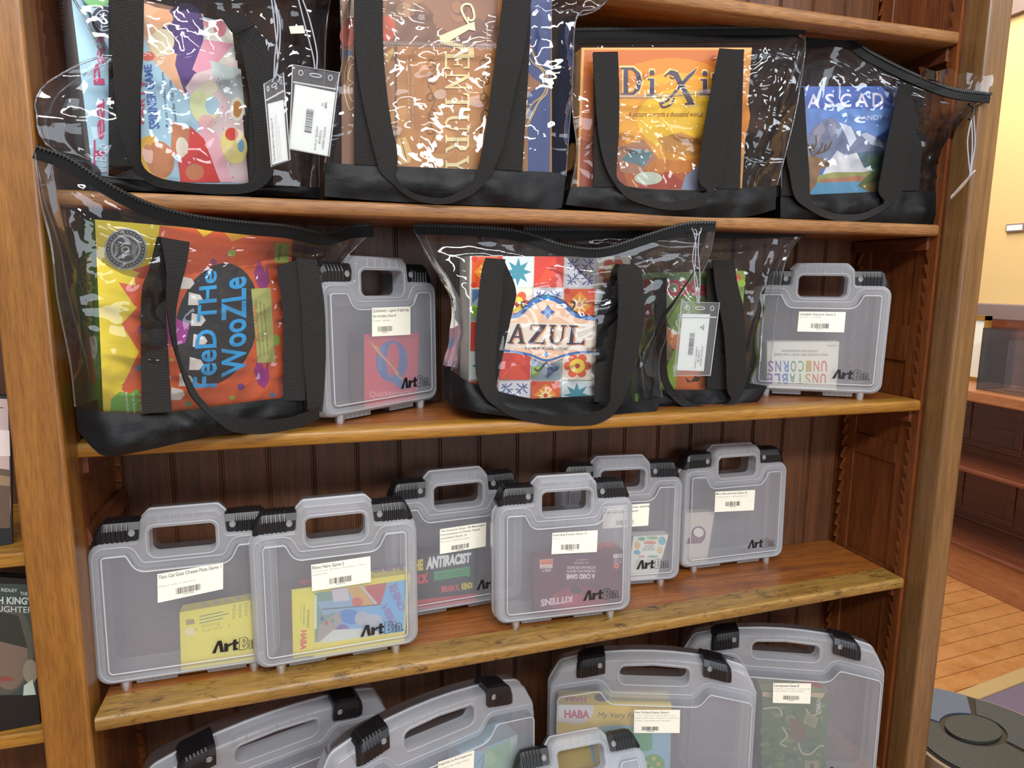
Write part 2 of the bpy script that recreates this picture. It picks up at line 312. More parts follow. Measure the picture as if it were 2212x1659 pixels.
class Art:
    def __init__(s, to3, n, lift=.0004, step=2.5e-5): s.to3 = to3; s.n = n.normalized(); s.z = lift; s.st = step; s.v = []; s.f = []; s.c = []; s.map = None
    def raw(s, pts, fs, col, hold=False):
        o = len(s.v); s.v += [s.to3(*p) + s.n * s.z for p in pts]; c = hexc(col)
        for f in fs: s.f.append(tuple(o + i for i in f)); s.c.append(c)
        s.z += s.st * .2 if hold else s.st
        return s
    def poly(s, pts, col, hold=False):
        return s.raw(pts, tessellate_polygon([[V((p[0], p[1], 0)) for p in pts]]), col, hold)
    def rect(s, x0, y0, x1, y1, col, hold=False): return s.raw([(x0, y0), (x1, y0), (x1, y1), (x0, y1)], [(0, 1, 2, 3)], col, hold)
    def ell(s, x, y, rx, ry, col, a0=0, a1=360, rot=0, hold=False, n=28):
        r = math.radians(rot); pts = []
        for k in range(n):
            t = math.radians(a0 + (a1 - a0) * k / (n if a1 - a0 == 360 else n - 1)); u, w = rx * math.cos(t), ry * math.sin(t)
            pts.append((x + u * math.cos(r) - w * math.sin(r), y + u * math.sin(r) + w * math.cos(r)))
        return s.poly(pts, col, hold)
    def line(s, pts, w, col, hold=False):
        vs = []; n = len(pts)
        for i in range(n):
            a = V(pts[max(0, i - 1)]); c = V(pts[min(n - 1, i + 1)]); d = (c - a).normalized(); m = V((-d.y, d.x)) * w / 2; p = V(pts[i])
            vs += [tuple(p + m), tuple(p - m)]
        return s.raw(vs, [(2 * i, 2 * i + 1, 2 * i + 3, 2 * i + 2) for i in range(n - 1)], col, hold)
    def curve(s, pts, w, col, n=24): return s.line([(p.x, p.y) for p in crom([V((a, b, 0)) for a, b in pts], n)], w, col)
    def _q(s, q):
        tl, tr, br, bl = [V(p) for p in q]
        return lambda x, y: tuple((bl * (1 - x) + br * x) * (1 - y) + (tl * (1 - x) + tr * x) * y)
    def quad(s, q, col): return s.raw(list(q), [(0, 1, 2, 3)], col)
    def text(s, t, q, col, bold=0, ital=0):        # q: TL, TR, BR, BL of the written line
        vs, fs, a = text_mesh(t, bold, ital); f = s._q(q); return s.raw([f(*p) for p in vs], fs, col)
    def serif(s, t, q, col, gap=.12, grow=0):
        f = s._q(q); n = len(t); w = 1.0 / (n + gap * (n - 1)) if n > 1 else 1.0
        for i, ch in enumerate(t):
            x0 = i * w * (1 + gap)
            for pl in SER[ch]: s.poly([f(x0 + p[0] * w, p[1]) for p in pl], col, hold=True)
        s.z += s.st; return s
    def bars(s, q, col='2a2a2e', n=26, seed=1):
        f = s._q(q); r = random.Random(seed); x = 0
        while x < .985:
            w = r.choice((.012, .012, .024, .036)); s.raw([f(x, 0), f(min(1, x + w), 0), f(min(1, x + w), 1), f(x, 1)], [(0, 1, 2, 3)], col, True); x += w + r.choice((.012, .02, .03))
        s.z += s.st
    def sq(s, q):      # local unit frame on a quad, y down
        tl, tr, br, bl = [V(p) for p in q]; return lambda x, y: tuple((tl * (1 - x) + tr * x) * (1 - y) + (bl * (1 - x) + br * x) * y)
    def build(s, name, parent, local=False):
        me = bpy.data.meshes.new(name); vs = s.v
        if not local: inv = MW[parent.name].inverted(); vs = [inv @ p for p in vs]
        me.from_pydata([tuple(p) for p in vs], [], s.f); me.materials.append(M['print'])
        at = me.color_attributes.new('ink', 'FLOAT_COLOR', 'CORNER'); d = []
        for p, c in zip(me.polygons, s.c): d += list(c) * len(p.vertices)
        at.data.foreach_set('color', d)
        o = bpy.data.objects.new(name, me); S.collection.objects.link(o); o.parent = parent; MW[o.name] = MW[parent.name]; return o
# ================================================================== BOOKCASE
def plank(mb, pts, z0, z1): mb.prism(pts, lambda x, y: V((x, y, z1)), lambda x, y: V((x, y, z0)))
bc = thing('bookcase', 'large varnished wooden bookcase with dark beadboard back and notched shelf standards', 'bookcase', (.72, .1, ZF))
mb = MB(); mb.box(-.0436, .0137, -.05, .0, ZF, 1.45); mb.box(-.036, -.0005, .0, YB, ZF, 1.45); mb.build('left_post', 'post', bc, bevel=.005)
mb = MB(); mb.box(1.4435, 1.4945, -.05, .0, ZF, 1.45); tag(mb.build('right_post', 'post_r', bc, bevel=.006), 'paler brown right post')
mb = MB(); mb.box(1.452, 1.488, .0, YB, ZF, 1.45)
def frame_side(x0, x1):
    y_a, y_b = .055, .165
    mb.box(x0, x1, .0, y_a, ZF, 1.45); mb.box(x0, x1, y_b, YB, ZF, 1.45)
    for z0, z1 in ((ZF, -.36), (-.06, .0), (.22, .262), (.43, .50), (.79, .85), (1.2, 1.45)): mb.box(x0, x1, y_a, y_b, z0, z1)
frame_side(1.447, 1.4521); mb.build('right_side_panel', 'side', bc, bevel=.0015)
mb = MB(); mb.box(-.0005, .004, .0, YB, ZF, 1.45); mb.build('left_side_panel', 'side', bc)
# beadboard back: one board profile after another
mb = MB(); prof = []; w = .07546; x = .0103 - w * 2
while x < 1.50:
    prof += [(x - .0045, 0), (x - .003, .0035), (x - .0012, .0035), (x, .0008), (x + .0012, .0035), (x + .003, .0035), (x + .0045, 0)]; x += w
prof = [p for p in prof if -.002 < p[0] < 1.456]; prof = [(-.002, 0)] + prof + [(1.456, 0)]
mb.grid([[V((a, YB + b_, z)) for a, b_ in prof] for z in (ZF, 1.45)], smooth=False)
mb.box(-.03, 1.48, YB + .005, YB + .018, ZF, 1.45); mb.build('back_boards', 'back', bc)
# toothed standards
def standard(x0, x1, yf, d, name):
    mb = MB(); pts = [(yf, ZF)]; z = ZF; pit = .0262; wd_ = .024
    far = []
    while z < 1.42: far += [(yf + d * wd_ * .62, z), (yf + d * wd_, z + pit * .85), (yf + d * wd_ * .62, z + pit * .86)]; z += pit
    pts = [(yf, ZF)] + far + [(yf, z)]
    if d < 0: pts = pts[::-1]
    mb.prism(pts, lambda y, z: V((x0, y, z)), lambda y, z: V((x1, y, z))); return mb.build(name, 'side', bc)
standard(1.438, 1.4475, .002, 1, 'shelf_standard'); standard(1.438, 1.4475, YB - .001, -1, 'shelf_standard')
standard(.0035, .012, .002, 1, 'shelf_standard'); standard(.0035, .012, YB - .001, -1, 'shelf_standard')
for zz in (ZB, ZC, ZD, ZA, ZE):
    for xx in (.0045, 1.432):
        if zz == ZD and xx < 1: continue
        mb = MB(); mb.box(xx, xx + .014, .018, YB - .012, zz - .046, zz - .0225); mb.build('shelf_cleat', 'cleat', bc, bevel=.001)
zc = PX(205, 1130, .006).z
mb = MB(); mb.prism([(.0045, zc - .014), (.02, zc - .014), (.013, zc + .012), (.0045, zc + .012)], lambda x, z: V((x, .012, z)), lambda x, z: V((x, YB - .012, z))); mb.build('shelf_cleat', 'cleat', bc, bevel=.001)
# neighbouring bay to the left (shares the post)
mb = MB(); mb.box(-.9, -.03, YB, YB + .012, ZF, 1.45); mb.build('left_bay_back', 'back', bc)
# ------------------------------------------------------------------ shelves
def shelf(z, label, nose_m, yl=0.0, xl=.001, nose=.034, th=.0205, board='board', yr=0.0, zl=None):
    s = thing('shelf_board', label, 'shelf', (.72, .1, z - th), group=None)
    mb = MB(); plank(mb, [(xl + .0, yl + nose), (1.4475, yr + nose), (1.4375, yr + nose), (1.4375, YB - .002), (.0125, YB - .002), (.0125, .03)][:] if False else
                     [(.0125 if xl < .0125 else xl, yl + nose), (1.4375, yr + nose), (1.4375, YB - .002), (.0125, YB - .002)], z - th, z)
    mb.build('shelf_panel', board, s)
    mb = MB(); n = 8; r = th * .3
    sec = [(nose, 0), (r, 0)] + [(r - r * math.sin(a), -r + r * math.cos(a)) for a in [math.pi / 2 * k / 5 for k in range(1, 6)]] + [(0, -th + .003), (.003, -th), (nose, -th)]
    A = [V((xl if (yl < -.01 or xl > .002) else .001, yl + p[0], z + p[1])) for p in sec]; B = [V((1.4365 if True else 0, yr + p[0], z + p[1])) for p in sec]
    mb.grid([A, B], smooth=True); mb.add(A, [tuple(range(len(A)))]); mb.add(B, [tuple(range(len(B)))[::-1]])
    mb.build('shelf_nosing', nose_m, s); return s
shelf(ZA, 'topmost wooden shelf above the right-hand clear bags', 'nose_hi')
shelf(ZB, 'wooden shelf with light oak edge carrying the upper row of clear bags', 'nose_hi')
shelf(ZC, 'wooden shelf with honey coloured edge carrying three clear bags and two cases', 'nose_mid')
shelf(ZD, 'wooden shelf with worn yellow edge carrying six small frosted cases', 'nose_low', yl=-.066, xl=.024, nose=.052, yr=-.004)
mb = MB(); s = thing('shelf_board', 'lowest wooden shelf under the large frosted cases', 'shelf', (.7, .03, ZE - .02)); mb.box(.014, 1.437, -.19, YB - .003, ZE - .02, ZE); mb.build('shelf_panel', 'board', s)
for z, t in ((P(0, 1186, 0).z, 'shelf left of the left post carrying the pink-topped disc case'), (P(0, 1592, -.02).z, 'lowest shelf left of the left post, under the grey-faced disc case')):
    s = thing('shelf_board', t, 'shelf', (-.3, .1, z - .02)); mb = MB(); mb.box(-.8, -.044, -.02, YB - .002, z - .02, z); mb.build('shelf_panel', 'nose_mid', s, bevel=.003)
ZL1 = P(0, 1186, 0).z; ZL2 = P(0, 1592, -.02).z
# ================================================================== ROOM TO THE RIGHT
def st(name, mb, m, bevel=0): o = mb.build(name, m, None, bevel=bevel); o['kind'] = 'structure'; return o
mb = MB(); mb.box(-2.5, 3.9, -3.2, 4.0, ZF - .05, ZF); st('floor', mb, 'floor')
mb = MB(); mb.box(3.45, 3.55, -2.5, 4.0, ZF, 2.4); st('wall_right', mb, 'cream')
mb = MB(); mb.box(3.42, 3.451, -2.5, 4.0, 1.80, 1.92); st('trim_1', mb, 'trimwood')
zr = PX(2115, 668, 3.43).z
mb = MB(); mb.box(3.405, 3.451, -2.5, 4.0, zr - .045, zr + .03); st('trim_2', mb, 'trimwood', bevel=.006)
lb = thing('low_bookcase', 'long low mahogany bookcase with panelled back along the cream wall', 'bookcase', (3.25, 1.2, ZF))
z1, z2, z3 = PX(2130, 1195, 3.06).z, PX(2130, 1022, 3.06).z, PX(2130, 848, 3.06).z
def lbox(nm, x0, x1, z0, z1_, m, bev=.004): q = MB(); q.box(x0, x1, -1.0, 3.2, z0, z1_); return q.build(nm, m, lb, bevel=bev)
lbox('plinth_board', 3.07, 3.10, ZF, z1 - .02, 'bench_face'); lbox('bottom_shelf', 3.05, 3.40, z1 - .02, z1, 'bench', .008)
lbox('middle_shelf', 3.05, 3.40, z2 - .022, z2, 'bench', .008); lbox('countertop', 3.05, 3.44, z3 - .05, z3, 'bench_face', .008)
lbox('back_panelling', 3.38, 3.44, ZF, zr - .045, 'bench', 0)
q = MB()
for za, zb in ((z1 + .06, z2 - .05), (z2 + .05, z3 - .08)):
    y = -.9
    while y < 3.1: q.box(3.372, 3.381, y, y + .035, za, zb); q.box(3.372, 3.381, y + .26, y + .295, za, zb); q.box(3.372, 3.381, y, y + .295, za - .03, za); q.box(3.372, 3.381, y, y + .295, zb, zb + .03); y += .42
    q.box(3.362, 3.381, -1, 3.2, za - .06, za - .045)
q.build('panel_moulding', 'bench', lb, bevel=.003)
# acrylic case and framed picture on the counter
ac = thing('acrylic_display_box', 'clear acrylic display box standing on the low mahogany bookcase', 'display box', (3.2, 1.1, z3))
ya = PX(2113, 800, 3.10).y; q = MB(); th = .006; zt = PX(2125, 708, 3.10).z
for a in ((3.10, 3.30, ya - .5, ya, zt - th, zt), (3.10, 3.10 + th, ya - .5, ya, z3 + .001, zt), (3.30 - th, 3.30, ya - .5, ya, z3 + .001, zt), (3.10, 3.30, ya - th, ya, z3 + .001, zt), (3.10, 3.30, ya - .5, ya - .5 + th, z3 + .001, zt), (3.18, 3.19, ya - .4, ya - .06, z3 + .002, zt - .05)): q.box(*a)
q.build('acrylic_shell', 'acryl', ac)
fr = thing('picture_frame', 'light wooden picture frame leaning behind the acrylic box', 'picture frame', (3.3, ya + .1, z3))
q = MB(); yf = PX(2140, 690, 3.33).y; zf = PX(2140, 683, 3.33).z
for a in ((3.32, 3.34, yf, yf + .4, zf - .02, zf), (3.32, 3.34, yf, yf + .02, z3 + .001, zf), (3.32, 3.34, yf + .38, yf + .4, z3 + .001, zf), (3.32, 3.34, yf, yf + .4, z3 + .001, z3 + .02)): q.box(*a)
q.build('frame_moulding', 'nose_mid', fr); q = MB(); q.box(3.326, 3.334, yf + .01, yf + .39, z3 + .01, zf - .01); q.build('picture_sheet', 'paper', fr)
pq = thing('wall_plaque', 'small framed white plaque on the cream wall', 'plaque', PX(2195, 492, 3.45)); c = PX(2196, 492, 3.45)
q = MB(); q.box(3.438, 3.449, c.y - .042, c.y + .042, c.z - .018, c.z + .018); q.build('plaque_frame', 'trimwood', pq); q = MB(); q.box(3.436, 3.4385, c.y - .036, c.y + .036, c.z - .012, c.z + .012); q.build('plaque_card', 'paper', pq)
# carpet and threshold: edge runs through two floor points
a, b_ = PZ(2070, 1519, ZF), PZ(2212, 1464, ZF); d = (b_ - a).normalized(); nn = V((d.y, -d.x, 0)); a = a - d * .6; e = a + d * 1.9
q = MB(); q.add([a + V((0, 0, .004)), e + V((0, 0, .004)), e + nn * 2.0 + V((0, 0, .004)), a + nn * 2.0 + V((0, 0, .004))], [(0, 3, 2, 1)]); q.add([a, e, e + nn * 2, a + nn * 2], [(0, 1, 2, 3)])
tag(q.build('carpet', 'carpet', None), kind='structure')
q = MB(); g = [a - nn * .03, e - nn * .03, e + nn * .02, a + nn * .02]; q.add([p + V((0, 0, h)) for h in (.0, .009) for p in g], [(0, 3, 2, 1), (4, 5, 6, 7), (0, 1, 5, 4), (1, 2, 6, 5), (2, 3, 7, 6), (3, 0, 4, 7)]); tag(q.build('trim_3', 'strip', None), kind='structure')
q = MB()      # joints between boards
for k in range(14):
    p0 = PZ(2032, 1364, ZF); p1 = PZ(2135, 1338, ZF); dd = (p1 - p0).normalized(); ns = V((dd.y, -dd.x, 0)); o_ = p0 + ns * (.072 * (k - 7)) - dd * .5; f_ = o_ + dd * 2.4
    q.add([o_ + V((0, 0, .0006)), f_ + V((0, 0, .0006)), f_ + ns * .0022 + V((0, 0, .0006)), o_ + ns * .0022 + V((0, 0, .0006))], [(0, 1, 2, 3)])
tag(q.build('trim_4', 'bench', None), kind='structure')
# kick stool
sc_ = PZ(2101, 1580, -.385); sc_.x = max(sc_.x, 1.672)
stl = thing('step_stool', 'round rubber-topped step stool beside the right end of the bookcase', 'stool', (sc_.x, sc_.y, ZF)); R0 = .163
def rad(t, k=1.0): return (R0 * (1 + .085 * math.cos(3 * (t - 1.75)))) * k
def disc(q, k, z0, z1, n=90):
    A = [V((sc_.x + rad(2 * math.pi * i / n, k) * math.cos(2 * math.pi * i / n), sc_.y + rad(2 * math.pi * i / n, k) * math.sin(2 * math.pi * i / n), z0)) for i in range(n)]
    B = [p + V((0, 0, z1 - z0)) for p in A]; q.grid([A, B], True, True); q.add(B, [tuple(range(n))]); q.add(A, [tuple(range(n))[::-1]])
zt = -.385
q = MB(); disc(q, 1.0, zt - .035, zt); q.build('rubber_rim', 'stoolrim', stl, bevel=.004); q = MB(); disc(q, .94, zt, zt + .003); q.build('black_border', 'black', stl)
for i, (a0, a1, m_) in enumerate(((45, 134, 'rubber2'), (-66, 41, 'rubber'), (138, 290, 'rubber3'))):
    q = MB(); A = [(sc_.x + .055 * math.cos(math.radians(t)) * 1.3, sc_.y + .055 * math.sin(math.radians(t))) for t in range(a1, a0, -6)]; B = [(sc_.x + rad(math.radians(t), .91) * math.cos(math.radians(t)), sc_.y + rad(math.radians(t), .91) * math.sin(math.radians(t))) for t in range(a0, a1, 4)]
    q.prism(B + A, lambda x, y: V((x, y, zt + .006)), lambda x, y: V((x, y, zt + .002))); q.build('tread_pad', m_, stl)
q = MB(); n = 40; A = [(sc_.x + .062 * math.cos(2 * math.pi * i / n), sc_.y + .043 * math.sin(2 * math.pi * i / n)) for i in range(n)]; q.prism(A, lambda x, y: V((x, y, zt + .009)), lambda x, y: V((x, y, zt + .002))); q.build('centre_medallion', 'rubber3', stl, bevel=.001)
q = MB(); g = []
for z, r in ((zt - .03, .135), (zt - .1, .14), (zt - .2, .16), (ZF + .05, .185), (ZF + .02, .2), (ZF + .001, .2)): g.append([V((sc_.x + .01 + r * .9 * math.cos(2 * math.pi * i / 48), sc_.y + r * .9 * math.sin(2 * math.pi * i / 48), z)) for i in range(48)])
q.grid(g, True, True); q.build('stool_body', 'stoolbody', stl)
# ================================================================== FROSTED CARRY CASES
def case_parts(K):
    """meshes of one kind of case, local frame: x across, y back, z up, origin under the middle of the front rim"""
    out = K['outline']; D = K['D']; parts = []
    def lift(y): return lambda x, z: V((x, y, z))
    O0 = out; O1 = inset(out, .0022); O2 = inset(out, .0045)
    H = K['hole']; Pn = K['panel']; Pi = inset(Pn, .004); Pi2 = inset(Pn, .0065)
    def shell(y_rim, y_seam, y_panel, sgn):
        q = MB(); loops = [(O0, y_seam), (O0, y_rim + sgn * .006), (O1, y_rim + sgn * .0016), (O2, y_rim)]
        q.grid([[V((x, y, z)) for x, z in l] for l, y in loops], True, True)
        vs = [O2, H, Pn]; flat = [V((x, y_rim, z)) for l in vs for x, z in l]
        q.add(flat, tessellate_polygon([[V((x, z, 0)) for x, z in l] for l in vs]))
        q.grid([[V((x, y, z)) for x, z in H] for y in (y_rim, y_seam)], True, True)
        w = MB(); w.grid([[V((x, y, z)) for x, z in l] for l, y in ((Pn, y_rim), (inset(Pn, .0012), y_rim - sgn * y_panel * .7), (Pi, y_rim - sgn * y_panel), (Pi2, y_rim - sgn * y_panel))], True, True)
        w.add([V((x, y_rim - sgn * y_panel, z)) for x, z in Pi2], tessellate_polygon([[V((x, z, 0)) for x, z in Pi2]]))
        return q, w
    ry = K['rim']; py = ry + .0035
    q, w = shell(ry, D * .5, py, 1); parts.append(('front_shell', q.build('front_shell', 'frost_rim', None), 'whiter frosted front rim')); parts.append(('front_panel', w.build('front_panel', 'frost', None), None))
    q, w = shell(D - ry, D * .5, ry + .001, -1); parts.append(('back_shell', q.build('back_shell', 'frost_rim', None), None)); parts.append(('back_panel', w.build('back_panel', 'frost', None), None))
    q = MB(); Oo = inset(out, -.0022); q.grid([[V((x, y, z)) for x, z in l] for l, y in ((out, D * .5 - .003), (Oo, D * .5 - .003), (Oo, D * .5 + .003), (out, D * .5 + .003))], True, True)
    parts.append(('seam_lip', q.build('seam_lip', 'ridge', None), None))
    q = MB(); q.tube([V((x, -.0034, z)) for x, z in Pi], .0011, 5, True); parts.append(('panel_bead', q.build('panel_bead', 'rimline', None), 'white raised edge line'))
    q = MB(); l2 = inset(K['panel'], -.008); q.tube([V((x, ry - .0002, z)) for x, z in l2], .0011, 5, True); q.tube([V((x, ry, z)) for x, z in inset(H, -.004)], .0012, 5, True)
    for x in K['ribs']: q.tube([V((x, ry - .0002, K['ribz'][0])), V((x, ry - .0002, K['ribz'][1]))], .0008, 4)
    parts.append(('outer_bead', q.build('outer_bead', 'ridge', None), None))
    for sx in (-1, 1):
        for i, (xa, xb) in enumerate(K['feet']):
            q = MB(); a, b_ = sorted((sx * xa, sx * xb)); cx_ = (a + b_) / 2; r = (b_ - a) / 2; g = []
            for z, k in ((.014, 1.0), (.004, .92), (.0, .8)): g.append([V((cx_ + r * k * math.cos(t), .010 + .009 * k * math.sin(t), z)) for t in [2 * math.pi * j / 16 for j in range(16)]])
            q.grid(g, True, True); q.add(g[-1], [tuple(range(16))]); parts.append(('foot', q.build('foot', 'ridge', None), None))
        a, b_ = sorted((sx * K['hinge'][0], sx * K['hinge'][1])); q = MB(); q.prism(rpoly([(a, .0035, .002), (b_, .0035, .002), (b_, .014, .0), (a, .014, .0)][:]), lambda x, z: V((x, D * .3, z)), lambda x, z: V((x, D * .7, z)))
        for k in range(5): xx = a + (b_ - a) * (k + .8) / 6; q.box(xx, xx + .002, D * .29, D * .3, .004, .011)
        parts.append(('hinge', q.build('hinge', 'ridge', None), None))
        lx0, lx1, lz0, lz1, dz = K['latch']; n = 40; g = []; y0, y1 = K['ly']
        def sh(t):     # profile height along the latch, t=0 inner end, 1 outer end
            top = lz1 - dz * t; 
            if t > .72: top -= (lz1 - lz0) * K['lt'] * ((t - .72) / .28) ** 2.2
            return top
        for k in range(n + 1):
            t = k / n; x = sx * (lx0 + (lx1 - lx0) * t); b0 = lz0 - dz * t; tp = sh(t); rib = .0013 if (k % 4 > 1 and .22 < t < .8) else 0; nar = .0 if t < .8 else .004 * ((t - .8) / .2) ** 2
            g.append([V((x, y0 - rib + nar, b0)), V((x, y0 - rib + nar, b0 + (tp - b0) * .6)), V((x, y0 + .004 + nar, tp - .002)), V((x, y0 + .009, tp + rib)), V((x, y1 - .009, tp + rib)), V((x, y1 - .004 - nar, tp - .002)), V((x, y1 - nar, b0 + (tp - b0) * .6)), V((x, y1 - nar, b0))])
        if sx > 0: g = g[::-1]
        q = MB(); q.grid(g, False, True); q.add(g[0], [tuple(range(8))]); q.add(g[-1], [tuple(range(8))[::-1]]); lo = q.build('latch', 'black', None); parts.append(('latch', lo, None))
        q = MB(); ex = sx * (lx0 + .010); ez = (lz0 + lz1) / 2 - .001; q.tube([V((ex + .0038 * math.cos(t), y0 - .0010, ez + .0044 * math.sin(t))) for t in [2 * math.pi * j / 18 for j in range(18)]], .0008, 5, True)
        q.add([V((ex + .0036 * math.cos(2 * math.pi * j / 18), y0 - .0006, ez + .0042 * math.sin(2 * math.pi * j / 18))) for j in range(18)], [tuple(range(18))]); parts.append(('>eyelet', q.build('eyelet', 'eyelet', None), 'grey hole in the latch'))
    return parts
small = dict(D=.050, rim=.0, outline=rpoly([(-.1215, .012, .020), (.1215, .012, .020), (.1215, .217, .020), (.0575, .217, .004), (.0545, .246, .008), (.045, .256, .006), (-.045, .256, .006), (-.0545, .246, .008), (-.0575, .217, .004), (-.1215, .217, .020)]),
    hole=rpoly([(-.043, .195, .010), (.043, .195, .010), (.043, .235, .008), (-.043, .235, .008)]),
    panel=rpoly([(-.107, .026, .010), (.107, .026, .010), (.107, .203, .008), (.070, .203, .009), (.058, .178, .016), (-.058, .178, .016), (-.070, .203, .009), (-.107, .203, .008)]),
    feet=[(.078, .093)], hinge=(.02, .074), latch=(.0555, .1165, .2145, .245, .0), lt=.8, ly=(.006, .044), ribs=[-.03, -.015, 0, .015, .03], ribz=(.238, .252))
T = .335
def arc(x): return T - .011 - .020 * abs(x / .165) ** 2.0
big = dict(D=.086, rim=.016, outline=rpoly([(-.1925, .014, .024), (.1925, .014, .024), (.1925, T - .075, .025), (.172, arc(.165) - .004, .02)] + [(x, arc(x), .0) for x in (.14, .11, .08, .04, 0, -.04, -.08, -.11, -.14)] + [(-.172, arc(.165) - .004, .02), (-.1925, T - .075, .025)]),
    hole=rpoly([(-.062, T - .062, .012), (.066, T - .062, .012), (.066, T - .030, .010), (0, T - .026, .0), (-.062, T - .030, .012)]),
    panel=rpoly([(-.181, .026, .014), (.181, .026, .014), (.181, T - .080, .014), (.098, T - .064, .014), (.080, T - .090, .02), (-.080, T - .090, .02), (-.098, T - .064, .014), (-.181, T - .080, .014)]),
    feet=[(.13, .146)], hinge=(.05, .11), latch=(.090, .142, T - .040, T - .006, .012), lt=.3, ly=(.008, .056), ribs=[-.045, -.022, 0, .022, .045], ribz=(T - .026, T - .013))
CP = {'s': case_parts(small), 'b': case_parts(big)}
def logo(to, x0, z0, w):
    a = Art(to, V((0, -1, 0)), lift=.0004); h = w * .27; s_ = w / 100.0
    def L_(pts, col): a.poly([(x0 + x * s_, z0 + y * s_) for x, y in pts], col)
    L_([(0, 0), (13, 27), (21, 27), (25, 0), (17, 0), (15.5, 14), (14, 18), (8, 0)], '141416')
    L_([(25, 0), (26, 19), (33, 19), (34, 15), (39, 19), (42, 14), (34, 10), (33, 0)], '141416')
    L_([(41, 19), (44, 19), (45, 25), (52, 25), (51, 19), (56, 19), (55, 14), (51, 14), (50, 5), (54, 5), (53, 0), (43, 0), (44, 14), (41, 14)], '141416')
    def hollow(pts, closed=True):
        q = [(x0 + x * s_, z0 + y * s_) for x, y in pts]; q.append(q[0]); a.line(q, 1.3 * s_, '1c1c20')
    hollow([(56, -1), (58, 27), (70, 27), (75, 23), (74, 16), (71, 13), (75, 9), (74, 2), (69, -1)]); hollow([(64, 5), (64.5, 11), (68, 11), (69, 8), (68, 5)]); hollow([(65, 16), (65.4, 22), (68, 22), (69, 19), (68, 16)])
    hollow([(77, -1), (77.6, 19), (82, 19), (82, -1)]); hollow([(84, -1), (84.6, 19), (92, 19), (96, 15), (96, -1), (91.4, -1), (91, 13), (88.5, 13), (88.6, -1)]); a.ell(x0 + 99 * s_, z0 + 1 * s_, 1.6 * s_, 1.6 * s_, '1c1c20')
    return a
CASES = {}
first = {}
def case(key, kind, label, loc, yaw, lean, zs, lg=True, group=None):
    t = thing('carry_case', label, 'carry case', (loc[0], loc[1], zs), yaw, lean, group); last = None
    for nm, src, lb_ in CP[kind]:
        if nm[0] == '>':
            c = src if (kind, id(src)) not in first else None
            if c is None: c = src.copy(); S.collection.objects.link(c)
            first[(kind, id(src))] = 1; c.parent = last; c['label'] = lb_; continue
        if (kind, id(src)) in first: c = src.copy(); S.collection.objects.link(c)
        else: c = src; first[(kind, id(src))] = 1
        c.parent = t; MW[c.name] = MW[t.name]; last = c
        if lb_: c['label'] = lb_
    if lg:
        to = lambda x, z: V((x, -.0036, z))
        (logo(to, .030, .041, .066) if kind == 's' else logo(to, .088, .046, .066)).build('maker_logo', t, local=True)
    m = MW[t.name]; n = (m.to_3x3() @ V((0, -1, 0))).normalized()
    CASES[key] = (t, on_plane(m @ V((0, -.0036, 0)), n), n); return t
sg = None
case('rhino', 's', 'small frosted case holding a yellow box with a blue picture, second from the left post', (.3437, -.020), .057, .026, ZD)
case('expl', 's', 'small frosted case at the shelf edge holding a dark red card box upside down', (.7178, .003), -.039, .032, ZD)
case('taco', 's', 'small frosted case beside the left post holding a plain yellow card box', (.1334, -.010), .02, .05, ZD)
case('anti', 's', 'small frosted case at the back holding a black box with bold white title', (.551, .0855), .087, .030, ZD)
case('more', 's', 'small frosted case nearest the right side holding a cream box with an abstract figure', (1.131, .126), .0, .027, ZD)
case('story', 's', 'small frosted case holding a white box with pastel blocks, half behind the red one', (.8642, .097), -.097, .023, ZD)
case('unic', 's', 'small frosted case with rainbow-lettered white box, standing on the middle shelf at right', (1.2473, .070), -.50, -.04, ZC)
case('quick', 's', 'small frosted case turned sideways with a red box and big blue letter Q', (.4307, .0918), .6196, .012, ZC)
case('mini', 's', 'small frosted case standing in front of the large cases on the lowest shelf', (.7443, -.1321), .004, .53, ZE)
case('orch', 'b', 'large frosted case holding a yellow and blue orchard game box', (.8961, .0039), -.321, .021, ZE)
case('carc', 'b', 'large frosted case at far right holding a green landscape game box', (1.1857, .0106), -.397, .021, ZE)
case('king', 'b', 'large frosted case turned sideways holding a blue and green picture box', (.5027, -.0353), .316, .022, ZE)
case('kingb', 'b', 'large frosted case with empty look, partly out of frame at lower left behind another', (.2275, .072), .317, -.22, ZE)
def paper_label(key, q, head, subs, bar=(.45, .68, .72, .9), seed=1, headh=.13):
    t, f, n = CASES[key]; a = Art(f, n, lift=.0006); a.quad(q, 'f1efdf'); g = a.sq(q); y = .06
    for i, (s_, wd_, b_, it, c) in enumerate(head):
        a.text(s_, [g(.02, y), g(.02 + wd_, y), g(.02 + wd_, y + headh), g(.02, y + headh)], c or '3a3a3c', b_, it); y += headh + .05
    for s_, wd_ in subs: a.text(s_, [g(.02, y), g(.02 + wd_, y), g(.02 + wd_, y + .075), g(.02, y + .075)], '8c8a84'); y += .115
    x0, y0, x1, y1 = bar; a.bars([g(x0, y0), g(x1, y0), g(x1, y1), g(x0, y1)], seed=seed); xm = (x0 + x1) / 2; a.text('33054%02d' % (seed * 7 % 100), [g(xm - .08, y1 + .015), g(xm + .08, y1 + .015), g(xm + .08, y1 + .06), g(xm - .08, y1 + .06)], '555555')
    return a.build('paper_label', t)
D_ = '333336'
paper_label('quick', [(803, 665), (886, 662), (886, 723), (803, 727)], [('Quicktionary : a game of lightning-', .95, .012, 0, None), ('fast wordplay Game 4', .6, .008, 0, None)], [('112 cards, 1 rule book', .45)], (.15, .66, .52, .84), 2)
